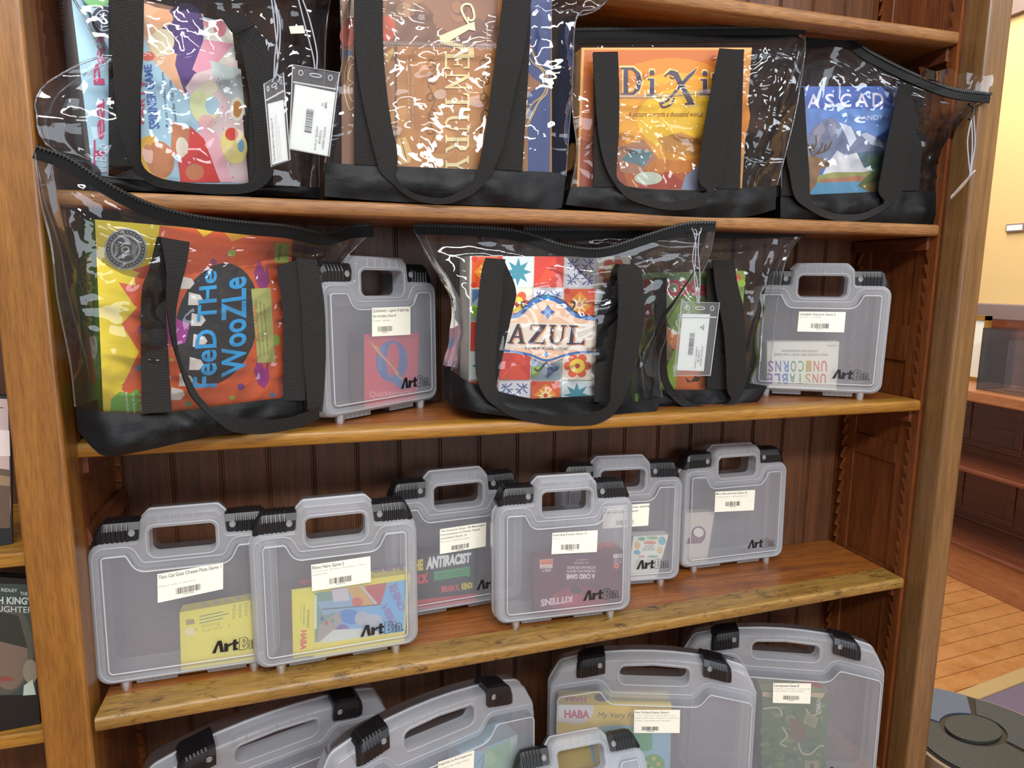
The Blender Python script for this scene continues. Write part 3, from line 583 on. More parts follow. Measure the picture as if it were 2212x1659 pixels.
paper_label('unic', [(1726, 673), (1827, 674), (1823, 718), (1722, 716)], [('Unstable Unicorns Game 3', .76, .012, 0, None)], [('135 cards + 1 rulebook', .46)], (.27, .58, .66, .82), 3)
paper_label('taco', [(340, 1240), (482, 1215), (482, 1272), (341, 1302)], [('Taco Cat Goat Cheese Pizza Game 1', .95, .012, 0, None), (' .', .001, 0, 0, 'f1efdf')], [('64 game cards, 2 rules cards', .56)], (.28, .62, .66, .84), 4)
paper_label('rhino', [(672, 1220), (800, 1201), (801, 1257), (674, 1277)], [('Rhino Hero Game 5', .53, .012, 0, None)], [('31 roof cards, 28 walls, 1 foundation, 1 rhino,', .9), ('instructions', .25)], (.3, .62, .68, .84), 5)
paper_label('anti', [(950, 1143), (1050, 1128), (1049, 1180), (950, 1197)], [('The Antiracist Deck: 100 Meaningful', .95, .012, 0, None), ('Conversations on Power, Equity,', .86, .012, 0, None), ('and Justice Game 14', .56, .01, 0, None)], [('100 cards, 1 conversation guide', .62)], (.25, .74, .64, .92), 6, .095)
paper_label('expl', [(1193, 1151), (1291, 1145), (1289, 1192), (1191, 1197)], [('Exploding Kittens Game 13', .74, .012, 0, None)], [('56 cards', .17)], (.21, .58, .6, .82), 7)
paper_label('story', [(1303, 1094), (1403, 1087), (1400, 1135), (1301, 1142)], [('Story Stitch: Telling stories, opening', .98, .012, 0, None), ('minds, becoming neighbours', .74, .012, 0, None)], [], (.3, .68, .68, .88), 8)
paper_label('more', [(1545, 1062), (1631, 1058), (1628, 1102), (1543, 1106)], [('More than one story Game 22', .78, .013, 0, None)], [('54 playing cards + 1 informational card', .78)], (.27, .52, .64, .74), 9)
paper_label('orch', [(1370, 1533), (1469, 1533), (1468, 1583), (1369, 1583)], [('First Orchard Game Game 6', .74, .012, 0, None)], [('1 raven, 1 fruit basket, 4 green apples, 4 red', .86), ('apples, 4 yellow pears, 4 blue plums, 5 path cards,', .96), ('4 trees, 1 color symbol die, instructions', .78)], (.17, .72, .54, .89), 10, .095)
paper_label('carc', [(1670, 1475), (1752, 1476), (1750, 1520), (1669, 1518)], [('Carcassonne Game 8', .66, .012, 0, None)], [('72 land tiles, 12 river tiles, 1 scoreboard, 40', .95), ('wooden followers, 5 wooden abbots', .8)], (.28, .62, .7, .82), 11)
paper_label('king', [(946, 1646), (1024, 1620), (1022, 1690), (945, 1716)], [('Dragomino my first Kingdomino', .93, .012, 0, None)], [('28 domino tiles, dragon tokens', .84), ('4 dragons, rules', .4)], (.2, .7, .6, .9), 12, .09)
# ================================================================== GAME BOXES
_mc = {}
def plain(c):
    if c not in _mc: _mc[c] = simple('box_card_' + c, c, .45)
    return _mc[c]
class GB: pass
def game_box(label, q, Yl, Yr, th, base, col, cat='game box', plane=None, lean=0.0, name='game_box'):
    g = GB(); TL, TR, BR, BL = q
    if plane: f, n = plane
    else:
        pl, pr = P(*BL, Yl), P(*BR, Yr); d = V((pr.x - pl.x, pr.y - pl.y, 0)).normalized(); n = V((d.y, -d.x, lean)).normalized(); f = on_plane(pl, n)
    c = [f(*p) for p in q]
    if base is not None:
        for i, j in ((3, 0), (2, 1)):
            dv = c[i] - c[j]; c[i] = c[j] + dv * ((base - c[j].z) / dv.z)
    bk = [p - n * th for p in c]
    if base is not None:
        for p in bk[2:]: p.z = base
    loc = (c[2] + c[3] + bk[2] + bk[3]) * .25
    g.t = thing(name, label, cat, loc); mb = MB(); mb.add(c + bk, [(3, 2, 1, 0), (4, 5, 6, 7), (0, 1, 5, 4), (1, 2, 6, 5), (2, 3, 7, 6), (3, 0, 4, 7)]); mb.build('carton', plain(col), g.t)
    dn = (c[3] - c[0]).normalized(); zb = min(c[2].z, c[3].z) + .0004
    def ff(a_, b2):
        p = f(a_, b2); return p if p.z >= zb else p + dn * ((zb - p.z) / dn.z)
    g.f, g.n = ff, n; g.c, g.b = c, bk
    e = (c[3] - c[0]).normalized(); sn = e.cross(n); sn = sn if sn.dot(c[0] - c[1]) > 0 else -sn; g.ln = sn.normalized(); g.lf = on_plane(c[0], g.ln)
    tn = (c[1] - c[0]).cross(bk[0] - c[0]); tn = tn if tn.z > 0 else -tn; g.tn = tn.normalized(); g.tf = on_plane(c[0], g.tn)
    g.rf = on_plane(c[1], -g.ln); return g
def art(g, side='f', lift=.0004): return {'f': lambda: Art(g.f, g.n, lift), 'l': lambda: Art(g.lf, g.ln, lift), 't': lambda: Art(g.tf, g.tn, lift), 'r': lambda: Art(g.rf, -g.ln, lift)}[side]()
R_ = random.Random(7)
# --- tea time box
g = game_box('light blue and pink tea party game box in the top left clear bag', [(150, -36), (500, 52), (537, 396), (200, 372)], .012, .085, .045, ZB + .006, 'a8c8d8')
a = art(g); a.poly([(150, -36), (500, 52), (537, 396), (200, 372)], 'a9d0e2'); a.poly([(310, 0), (440, 30), (425, 120), (400, 210), (330, 130), (305, 60)], 'e9b48c'); a.ell(395, 62, 44, 56, '4a2c70', rot=15); a.poly([(395, 40), (440, 80), (425, 160), (400, 205), (378, 140)], '55357c')
a.ell(350, 40, 24, 18, 'e8a878'); a.ell(350, 92, 26, 30, 'e6d8b0', rot=20); a.ell(320, 122, 14, 10, 'd8604c'); a.poly([(440, 40), (500, 52), (512, 160), (440, 150)], 'dcd8c8'); a.ell(475, 62, 14, 18, 'd8808c'); a.ell(447, 50, 9, 9, 'e0a0a8')
a.poly([(440, 85), (505, 95), (440, 170), (415, 150)], 'e49cae'); a.poly([(420, 160), (512, 130), (537, 396), (476, 394), (470, 300), (400, 190)], 'e2c8c8'); a.poly([(452, 130), (520, 150), (530, 250), (470, 190)], 'c4d0cc')
for k in range(40): a.ell(R_.uniform(455, 528), R_.uniform(150, 385), 2.2, 2.2, R_.choice(('9fb8c8', 'c890a0', 'eeeae0')), hold=True, n=7)
a.z += 3e-5; a.ell(440, 230, 30, 40, 'dce4a8', rot=-15); a.ell(458, 228, 15, 20, 'a8c8d8'); a.ell(446, 262, 18, 14, 'eab8b0'); a.ell(450, 190, 20, 14, 'ece2c4'); a.ell(512, 236, 16, 26, 'f0ead8'); a.ell(512, 236, 10, 18, 'cc8a3c')
a.poly([(430, 262), (470, 290), (500, 394), (478, 394), (430, 340)], 'efb4c0'); a.ell(505, 315, 28, 40, 'e9dc88', rot=-12); a.ell(500, 290, 14, 14, 'd84030'); a.ell(494, 325, 14, 12, 'f2e4a0'); a.ell(520, 315, 7, 14, '78a8c8')
a.poly([(303, 300), (330, 290), (352, 330), (360, 388), (303, 385)], 'e8b030'); a.poly([(303, 355), (335, 390), (303, 388)], '2e9a4c'); a.ell(346, 345, 30, 40, 'c67c4c', rot=-10); a.ell(318, 330, 10, 18, 'd08a58'); a.poly([(372, 262), (410, 280), (404, 345), (368, 330)], 'c87a4e')
a.ell(394, 322, 14, 26, 'e8dcc8', rot=-10); a.poly([(410, 272), (440, 300), (475, 394), (390, 394), (384, 350), (405, 330)], 'd8342c'); a.ell(420, 372, 20, 18, 'c8784c')
a.text('Tea Party', [(202, 362), (202, -20), (233, -18), (233, 362)], 'c4306c', .02); a.text('Tea Party', [(206, 250), (206, 150), (238, 152), (238, 250)], 'b0286c', .03) if False else None
a.text('SPINNER GAME', [(322, 279), (310, 141), (327, 139), (345, 277)], '2c60b4', .018); a.text('A race to collect all you', [(357, 276), (347, 157), (355, 156), (366, 275)], '3c4858'); a.text('need for Tea Time', [(375, 263), (363, 174), (370, 173), (382, 262)], '3c4858')
a.text('PARTY', [(300, 268), (303, 172), (314, 171), (311, 268)], 'd83c5c', .02)
a.ell(224, 45, 30, 34, 'b8c0c8'); a.ell(224, 45, 27, 31, '242c48'); a.ell(224, 45, 20, 23, 'd8dce0'); a.ell(224, 45, 18, 21, '242c48'); a.text('TOY', [(218, 64), (214, 30), (230, 28), (233, 62)], 'e0e4e8', .02); a.ell(210, 2, 26, 14, '7cc070')
a.text('eeBoo', [(204, 370), (206, 310), (232, 312), (230, 374)], 'dceaf2', .01)
a.build('printed_cover', g.t)
a = art(g, 'l'); a.poly([(118, -45), (150, -36), (200, 372), (160, 360)], 'a6a8ac'); a.text('ENCOURAGES SHARING', [(142, 250), (128, -20), (136, -20), (150, 250)], '8a3c50'); a.build('printed_side', g.t)
# --- brown and gold box
g = game_box('brown and gold fantasy game box with tall sideways title', [(738, -52), (1192, -52), (1187, 372), (748, 364)], .020, .020, .07, ZB + .006, '2c3c70')
a = art(g); a.rect(738, -52, 1192, 375, 'a06c34'); a.rect(738, -52, 830, 375, '8a5a34'); a.poly([(1140, -52), (1192, -52), (1187, 375), (1140, 375)], '39497e')
a.rect(835, -52, 1085, 375, 'a8703a'); a.rect(835, -52, 1075, 95, '80543a'); a.poly([(860, 100), (1070, 100), (1060, 370), (850, 362)], 'b87c3c')
for k in range(26): a.ell(R_.uniform(860, 1060), R_.uniform(110, 350), R_.uniform(12, 34), R_.uniform(8, 30), R_.choice(('b47a3a', 'bc8442', 'b07438', 'c08a48')), hold=(k % 4 != 3))
a.z += 3e-5
for k in range(14): a.ell(R_.uniform(838, 1060), R_.uniform(-40, 90), R_.uniform(8, 26), R_.uniform(8, 24), R_.choice(('8c6040', '6c4638', '9a7450', '7c4c40')), hold=(k % 4 != 3))
a.z += 3e-5; a.ell(838, 62, 16, 28, 'c8502c'); a.ell(750, 78, 16, 24, 'b84c34'); a.ell(758, 40, 14, 16, 'a04838'); a.ell(752, 118, 10, 9, '3c5470'); a.line([(855, 96), (855, 300)], 5, '6c4a34'); a.poly([(828, 120), (848, 104), (852, 112), (838, 138)], 'd8b060'); a.poly([(858, 300), (876, 296), (890, 330), (886, 352), (862, 356)], 'ddb46c'); a.line([(866, 300), (878, 345)], 2.5, '8c6438')
for sy in (-1, 1):
    a.curve([(1138, 180 + sy * 90), (1152, 180 + sy * 60), (1165, 180 + sy * 38), (1180, 180 + sy * 22), (1183, 180)], 3, 'd4b070'); a.curve([(1134, 180 + sy * 70), (1150, 180 + sy * 44), (1168, 180 + sy * 30), (1178, 180 + sy * 12), (1172, 180)], 2.4, 'd4b070'); a.curve([(1132, 180 + sy * 105), (1146, 180 + sy * 80), (1160, 180 + sy * 48)], 1.6, 'c4a060')
    a.curve([(766, 180 + sy * 50), (756, 180 + sy * 58), (746, 180 + sy * 30), (744, 180)], 2.6, 'd4b070'); a.curve([(766, 180 + sy * 40), (758, 180 + sy * 36), (752, 180 + sy * 10), (764, 180)], 2.2, 'd4b070')
a.poly([(1134, 150), (1150, 168), (1168, 180), (1150, 196), (1134, 210)], '9c6438')
for xx in (932, 1046):      # dark scrollwork either side of the title
    for k in range(7):
        y = 128 + k * 36; s_ = 1 if k % 2 else -1; a.curve([(xx, y), (xx + 9 * s_, y + 6), (xx + 7 * s_, y + 17), (xx - 4 * s_, y + 15), (xx - 2 * s_, y + 8)], 1.7, '6c4420'); a.curve([(xx, y), (xx - 8 * s_, y + 14), (xx, y + 34)], 1.4, '7a4e26')
a.serif('V', [(1028, 82), (1028, 108), (952, 96), (950, 70)], 'e6d49a') if False else None
a.poly([(948, 79), (1010, 53), (1024, 48), (1026, 68), (1012, 65), (960, 96), (951, 96)], 'e8d8a0'); a.poly([(958, 85), (1012, 103), (1022, 100), (1024, 126), (1015, 126), (1011, 113), (954, 95)], 'e8d8a0'); a.curve([(1022, 66), (1004, 40), (996, 20), (1004, 10), (1018, 14), (1024, 40), (1014, 46), (1010, 38)], 4.5, 'e8d8a0')
f = a._q([(1012, 112), (1012, 380), (960, 372), (958, 112)]); a.serif('ENTURY', [(1014, 112), (1012, 376), (962, 376), (960, 112)], 'e8d8a0', gap=.16)
a.text('Plunder jewels, wages & conquests, and lance', [(893, 140), (893, 282), (888, 282), (888, 140)], 'e0cca8'); a.text('battles in the Rift Reforge', [(884, 160), (884, 262), (879, 262), (879, 160)], 'e0cca8'); a.text('About the game', [(1054, 66), (1054, 110), (1050, 110), (1050, 66)], 'd8c090')
a.rect(749, -10, 764, 40, 'c8b89c'); a.bars([(751, -8), (762, -8), (762, 36), (751, 36)], '6c5848', 12, 5)
a.build('printed_cover', g.t)
# --- orange box
g = game_box('orange dreamlike game box with dark curly title', [(1256, 103), (1624, 103), (1602, 410), (1246, 408)], .018, .018, .07, ZB + .006, 'd8a060')
a = art(g); a.poly([(1256, 103), (1624, 103), (1602, 410), (1246, 408)], 'd79a58'); a.poly([(1262, 108), (1608, 108), (1592, 410), (1251, 408)], 'b4622c'); a.poly([(1285, 108), (1600, 108), (1590, 250), (1262, 230)], 'bc6830'); a.ell(1450, 250, 170, 125, 'cc8030'); a.ell(1460, 252, 135, 95, 'dc9c30'); a.ell(1468, 258, 92, 66, 'e6bc34')
a.poly([(1254, 300), (1330, 330), (1360, 408), (1251, 408)], '9c4a2c'); a.poly([(1330, 320), (1390, 300), (1420, 340), (1380, 380), (1340, 370)], 'a8785c'); a.poly([(1370, 408), (1440, 370), (1500, 408)], 'a8442c'); a.poly([(1480, 380), (1540, 330), (1595, 350), (1592, 410), (1470, 410)], '8c94b0'); a.poly([(1500, 350), (1560, 300), (1596, 290), (1594, 340)], 'c86c38'); a.poly([(1340, 345), (1370, 320), (1410, 330), (1390, 360)], '5c7c84'); a.ell(1400, 385, 30, 14, 'c4ccb8'); a.poly([(1420, 300), (1470, 285), (1520, 305), (1500, 335), (1440, 330)], 'c49048')
for col, gr in (('e0c080', 4), ('4c4458', 0)):
    def D2(pts): return pts
    for t_, q in (('D', [(1341, 146), (1386, 146), (1386, 206), (1341, 206)]), ('i', [(1396, 152), (1420, 152), (1420, 208), (1396, 208)]), ('X', [(1434, 152), (1506, 150), (1500, 216), (1430, 216)]), ('i', [(1510, 154), (1534, 154), (1534, 206), (1510, 206)]), ('T', [(1538, 160), (1580, 160), (1580, 206), (1538, 206)])):
        q2 = [(q[0][0] - gr, q[0][1] - gr), (q[1][0] + gr, q[1][1] - gr), (q[2][0] + gr, q[2][1] + gr), (q[3][0] - gr, q[3][1] + gr)]; a.serif(t_, q2, col)
a.curve([(1436, 166), (1448, 154), (1460, 158), (1454, 170), (1446, 166)], 3, '4c4458'); a.curve([(1424, 222), (1432, 232), (1448, 226), (1456, 212)], 4, '4c4458')
a.text('A picture is worth a thousand words!', [(1356, 241), (1520, 241), (1520, 256), (1356, 256)], '8a5420', 0, .3)
a.build('printed_cover', g.t)
# --- mountain box
g = game_box('blue game box with snowy mountain and antlered elk', [(1722, 187), (1992, 186), (1972, 430), (1738, 430)], .035, .035, .06, ZB + .006, '3c5c9c')
a = art(g); a.poly([(1722, 187), (1992, 186), (1972, 430), (1738, 430)], '5470b8'); a.poly([(1723, 235), (1990, 235), (1984, 340), (1730, 340)], '6c90cc')
a.poly([(1736, 300), (1760, 272), (1780, 258), (1796, 252), (1815, 268), (1840, 275), (1862, 292), (1880, 290), (1900, 300), (1984, 310), (1984, 345), (1736, 350)], '7c84a0'); a.poly([(1812, 264), (1838, 274), (1850, 300), (1836, 318), (1828, 296)], 'd8dce8'); a.poly([(1790, 258), (1800, 256), (1806, 280), (1796, 300), (1788, 280)], '9c98ac'); a.poly([(1755, 285), (1775, 262), (1782, 280), (1766, 310)], 'a09cb0')
a.poly([(1858, 290), (1870, 286), (1900, 302), (1910, 320), (1880, 312)], 'ccd4e4'); a.poly([(1850, 330), (1984, 315), (1982, 380), (1860, 380)], '5c7480'); a.poly([(1870, 345), (1920, 325), (1982, 330), (1980, 370), (1880, 366)], '5c7c60')
a.poly([(1775, 380), (1790, 350), (1808, 325), (1826, 336), (1850, 330), (1866, 362), (1890, 368), (1800, 382)], 'dcdce0'); a.poly([(1740, 385), (1800, 372), (1900, 372), (1980, 362), (1978, 400), (1738, 405)], '9c9c5c'); a.poly([(1770, 388), (1850, 380), (1900, 385), (1850, 394), (1770, 396)], 'b0785c')
a.poly([(1738, 396), (1850, 392), (1976, 396), (1972, 430), (1738, 430)], '5c98bc'); a.poly([(1852, 402), (1872, 380), (1900, 362), (1980, 340), (1974, 430), (1880, 415)], '5c6c40'); a.poly([(1860, 398), (1900, 392), (1974, 400), (1973, 430), (1870, 412)], '8c7c48')
a.poly([(1740, 340), (1752, 336), (1770, 342), (1794, 352), (1790, 360), (1774, 364), (1766, 385), (1762, 400), (1750, 415), (1739, 416)], '8c6c4c'); a.ell(1766, 349, 16, 8, '96724e'); a.ell(1786, 355, 7, 4, '54402f')
for c_ in ([(1754, 338), (1746, 315), (1738, 305)], [(1750, 325), (1762, 312), (1762, 292)], [(1756, 338), (1772, 322), (1776, 308)], [(1764, 332), (1786, 324), (1796, 306)], [(1758, 330), (1754, 310)], [(1780, 326), (1784, 312)]): a.curve(c_, 3.2, '6a5030', 10)
[a.text(ch, [(1722 + 34.7 * k - w_, 204 - k * .6), (1722 + 34.7 * k + w_, 204 - k * .6), (1722 + 34.7 * k + w_, 235 - k * .8), (1722 + 34.7 * k - w_, 235 - k * .8)], 'e6e2ee', .015) for k, (ch, w_) in enumerate(zip('CASCADIA', (12, 14, 10, 12, 14, 12, 2.6, 14)))]; a.text('RANDY FLYNN', [(1851, 250), (1964, 248), (1963, 258), (1851, 260)], 'dce4f0')
a.build('printed_cover', g.t)
# --- orange and yellow box
g = game_box('yellow and orange children game box with blue sideways title in the big clear bag', [(205, 474), (632, 512), (616, 862), (223, 890)], -.045, .045, .062, ZC + .02, 'd8682c')
a = art(g); a.poly([(205, 474), (632, 512), (616, 862), (223, 890)], 'f0d820'); a.poly([(345, 487), (632, 512), (616, 862), (300, 886), (262, 840), (300, 760), (262, 700), (300, 660), (290, 600), (335, 560)], 'e0602c')
a.poly([(256, 610), (300, 618), (345, 640), (345, 690), (290, 660)], 'e05c2c'); a.poly([(262, 832), (310, 790), (340, 840), (285, 842)], 'e0602c'); a.poly([(284, 583), (330, 600), (360, 560), (312, 575)], 'e05c2c')
a.poly([(420, 490), (470, 494), (440, 512)], 'f0c830'); a.poly([(480, 496), (560, 503), (500, 522)], 'e8a830'); a.poly([(240, 862), (258, 846), (280, 850), (300, 838), (305, 890), (238, 890)], '6cb838')
a.ell(468, 700, 88, 134, '1c2026', rot=14)
for (x, y, s_) in ((400, 610, 1), (418, 645, 1), (424, 690, 1), (428, 735, 1), (420, 785, 1), (398, 820, 1), (380, 850, 1)): a.poly([(x - 10, y - 14), (x + 14, y - 8), (x + 20, y + 2), (x + 10, y + 14), (x - 12, y + 14)], 'e8e4da', hold=True)
a.z += 3e-5; a.poly([(358, 670), (385, 690), (410, 700), (400, 740), (370, 750), (358, 720)], 'b0389c'); a.ell(500, 547, 9, 8, '9cb83c'); a.ell(461, 565, 7, 6, '9c4c84'); a.ell(596, 735, 8, 12, '8cb040'); a.ell(370, 777, 5, 4, 'b8b830'); a.ell(407, 872, 7, 5, '40906c'); a.ell(501, 859, 6, 5, '9cb83c'); a.ell(588, 853, 5, 5, '4088b8'); a.ell(520, 835, 8, 7, '7c3c90'); a.ell(300, 795, 6, 6, '3c8cc0'); a.ell(304, 712, 8, 10, '9c3c90')
for y0 in (590, 800): a.poly([(548, y0), (560, y0 - 30), (572, y0), (578, y0 - 20), (582, y0 + 20), (570, y0 + 40), (558, y0 + 30)], '9c2c80')
a.poly([(542, 624), (584, 621), (594, 782), (556, 784)], 'b8bc6c'); a.text('KIDS LEARN', [(552, 736), (546, 660), (552, 659), (559, 735)], 'd86030', .02)
for i, s_ in enumerate(('Dexterity - Gross Motor Skills', 'Balance - Body Awareness - Counting', 'Language Development')): a.text(s_, [(560 + i * 8, 770 - i * 3), (550 + i * 8.5, 650 + i * 3), (555 + i * 8.5, 650 + i * 3), (565 + i * 8, 770 - i * 3)], '4c4c30')
a.poly([(592, 524), (626, 527), (622, 572), (592, 566)], '9ca840'); a.text('double', [(596, 562), (600, 530), (608, 531), (604, 563)], '4c7040', .02)
a.text('FeeD THe', [(415, 838), (432, 588), (468, 584), (468, 836)], '2aa8ea', .02); a.text('WooZLe', [(478, 815), (478, 603), (532, 596), (532, 806)], '2aa8ea', .025)
a.ell(271, 538, 46, 45, 'a8b0b4'); a.ell(271, 538, 42, 41, '303438'); a.ell(271, 538, 33, 32, 'a8b0b4'); a.ell(271, 538, 28, 27, '34383a'); a.text('TOY', [(264, 558), (258, 522), (276, 519), (283, 555)], 'b4bcc0', .03); a.text('BEST', [(247, 548), (249, 526), (256, 525), (254, 549)], 'b4bcc0', .02); a.text('AWARD', [(286, 522), (297, 532), (292, 560), (282, 556)], 'b4bcc0', .02)
for k in range(30):
    t = k * math.pi * 2 / 30; a.ell(271 + 37.5 * math.cos(t), 538 + 36.5 * math.sin(t), 1.8, 2.2, 'a8b0b4', hold=True, n=6)
a.z += 3e-5
for i, s_ in enumerate(('cooperative', 'game for', 'ages 3-6')): a.text(s_, [(272 + i * 14, 905 - i * 4), (268 + i * 15, 846 + i * 2), (277 + i * 15, 846 + i * 2), (281 + i * 14, 905 - i * 4)], 'dcf0c8', .015)
a.text('WARNING', [(606, 856), (606, 818), (612, 818), (612, 856)], 'e8b0a0', .02)
a.build('printed_cover', g.t)
a = art(g, 'l'); a.poly([(164, 476), (205, 474), (223, 890), (192, 872)], '4c8c20'); a.poly([(176, 712), (196, 700), (204, 800), (208, 830), (184, 820)], 'c8502c'); a.text('FeeD THe', [(198, 556), (202, 714), (189, 712), (184, 554)], 'c8c030', .04); a.text('WOOZLE', [(182, 566), (190, 712), (176, 708), (168, 566)], 'c8c030', .04); a.ell(204, 750, 7, 26, 'e0dcd0'); a.build('printed_side', g.t)
# --- tile pattern box
g = game_box('square game box covered in blue and orange patterned tiles', [(1015, 553), (1362, 555), (1345, 885), (1014, 885)], .034, .050, .060, ZC + .028, 'c8c8c0')
a = art(g); xs0 = [(1018, 1011), (1087, 1072), (1153, 1143), (1220, 1208), (1289, 1276), (1361, 1344)]
def XR(c, v): return xs0[c][0] + (xs0[c][1] - xs0[c][0]) * v
ys = [554, 623, 686, 752, 764, 824, 872, 885]; a.poly([(1015, 553), (1362, 555), (1345, 885), (1012, 885)], 'd0d0c4')
rows = [(554, 622), (624, 688), (690, 754), (756, 818), (820, 874)]; rows = [(554, 621), (624, 692), (695, 757), (760, 820), (823, 884)]
kinds = ['otrbf', 'gfbot', 'rfbog', 'trgfb', 'obotb']
for ri, (y0, y1) in enumerate(rows):
    for ci in range(5):
        v0, v1 = (y0 - 554) / 331, (y1 - 554) / 331; q = [(XR(ci, v0) + 1.5, y0), (XR(ci + 1, v0) - 1.5, y0), (XR(ci + 1, v1) - 1.5, y1), (XR(ci, v1) + 1.5, y1)]; k = kinds[ri][ci]; u = a.sq(q)
        a.quad(q, {'o': 'd85a2c', 't': 'cfdadc', 'r': 'cc3c2c', 'b': 'd4d4dc', 'g': '8ca0ac', 'f': 'e0d8c8'}[k])
        if k == 't':
            for j in range(8):
                t = j * math.pi / 4; e1 = (.5 + .46 * math.cos(t), .5 + .46 * math.sin(t)); m1 = (.5 + .22 * math.cos(t + .39), .5 + .22 * math.sin(t + .39)); m2 = (.5 + .22 * math.cos(t - .39), .5 + .22 * math.sin(t - .39)); a.poly([u(.5, .5), u(*m1), u(*e1), u(*m2)], '3c8ca0', hold=True)
        elif k == 'o':
            a.poly([u(.5, .08), u(.92, .5), u(.5, .92), u(.08, .5)], 'e8902c')
            for j in range(8): t = j * math.pi / 4; a.poly([u(.5 + .32 * math.cos(t), .5 + .32 * math.sin(t)), u(.5 + .1 * math.cos(t + .6), .5 + .1 * math.sin(t + .6)), u(.5, .5), u(.5 + .1 * math.cos(t - .6), .5 + .1 * math.sin(t - .6))], 'f4dc9c', hold=True)
            a.z += 3e-5; a.poly([u(.5 + .08 * math.cos(t), .5 + .08 * math.sin(t)) for t in [j * .785 for j in range(8)]], 'c04820')
            for cx_, cy_ in ((.08, .08), (.92, .08), (.08, .92), (.92, .92)): a.poly([u(cx_ + .1 * math.cos(t), cy_ + .1 * math.sin(t)) for t in [j * .785 for j in range(8)]], 'c83828', hold=True)
        elif k == 'b':
            for sx in (-1, 1):
                for sy in (-1, 1):
                    for pts in ([(.08, .42), (.2, .3), (.3, .34), (.26, .42)], [(.42, .08), (.3, .2), (.34, .3), (.42, .26)], [(.06, .06), (.2, .2), (.4, .4)], [(.2, .05), (.16, .2), (.04, .22)]): a.line([u(.5 + sx * p[0], .5 + sy * p[1]) for p in pts], 2.6, '46588c', hold=True)
            a.z += 3e-5; a.poly([u(.5, .4), u(.6, .5), u(.5, .6), u(.4, .5)], '3c4c80')
        elif k == 'r': a.poly([u(.02, .98), u(.5, .25), u(.98, .98)], 'd84c30'); a.poly([u(.1, .5), u(.6, .1), u(.95, .4), u(.5, .3)], 'd4442c')
        elif k == 'g':
            for i in range(2):
                for j in range(2): a.poly([u(i * .5 + .03, j * .5 + .03), u(i * .5 + .47, j * .5 + .03), u(i * .5 + .03, j * .5 + .47)], ('4c6c9c', '8cb83c', 'dcd8c0', '3c5c80')[i * 2 + j], hold=True)
        elif k == 'f':
            for j in range(6): t = j * math.pi / 3; a.poly([u(.5 + .3 * math.cos(t) + .16 * math.cos(w_), .5 + .3 * math.sin(t) + .16 * math.sin(w_)) for w_ in [z_ * .785 for z_ in range(8)]], 'd8582c', hold=True)
            a.z += 3e-5; a.poly([u(.5 + .26 * math.cos(w_), .5 + .26 * math.sin(w_)) for w_ in [z_ * .5 for z_ in range(12)]], 'ecd048'); a.poly([u(.5 + .09 * math.cos(w_), .5 + .09 * math.sin(w_)) for w_ in [z_ * .785 for z_ in range(8)]], 'b83c2c')
        a.z += 3e-5
a.poly([(1040, 693), (1118, 684), (1150, 660), (1182, 642), (1216, 664), (1250, 688), (1312, 692), (1312, 762), (1230, 766), (1180, 788), (1130, 764), (1036, 758)], 'f0c8a8')
a.poly([(1046, 696), (1308, 700), (1300, 726), (1308, 756), (1040, 750), (1052, 724)], 'e9e0d0')
a.curve([(1030, 686), (1090, 684), (1120, 680), (1150, 652), (1182, 644), (1214, 656), (1244, 682), (1310, 692)], 8, '2c6cb4', 40); a.curve([(1030, 682), (1090, 680), (1117, 675), (1148, 646), (1182, 638), (1216, 650), (1246, 676), (1310, 686)], 2, '1c2c50', 40); a.curve([(1040, 754), (1090, 757), (1140, 765), (1178, 778), (1220, 766), (1260, 760), (1310, 764)], 5, '2c6cb4', 40)
for t in (0, 90, 180, 270): r = math.radians(t); a.poly([(1181, 674), (1181 + 7 * math.cos(r) - 6 * math.sin(r), 674 + 7 * math.sin(r) + 6 * math.cos(r)), (1181 + 16 * math.cos(r), 674 + 16 * math.sin(r)), (1181 + 7 * math.cos(r) + 6 * math.sin(r), 674 + 7 * math.sin(r) - 6 * math.cos(r))], '2460b0', hold=True)
a.z += 3e-5; a.ell(1181, 674, 4, 4, '4ca0dc'); a.ell(1182, 640, 4, 7, '2c90b0'); a.poly([(1178, 758), (1183, 765), (1178, 772), (1173, 765)], '4c90d0')
for sx in (-1, 1): a.curve([(1182 + sx * 50, 672), (1182 + sx * 58, 655), (1182 + sx * 48, 650)], 3, '2c3458', 10); a.curve([(1178, 782), (1178 + sx * 16, 800), (1178 + sx * 26, 795)], 3, '2c3458', 10)
for dx, dy, col in ((3, 2, 'd88c50'), (0, 0, '332c44')): a.serif('AZUL', [(1100 + dx, 699 + dy), (1264 + dx, 703 + dy), (1259 + dx, 744 + dy), (1094 + dx, 741 + dy)], col, gap=.13)
a.text('A GAME BY MICHAEL KIESLING', [(1132, 748), (1226, 751), (1225, 757), (1131, 754)], '4c342c', .01)
a.build('printed_cover', g.t)
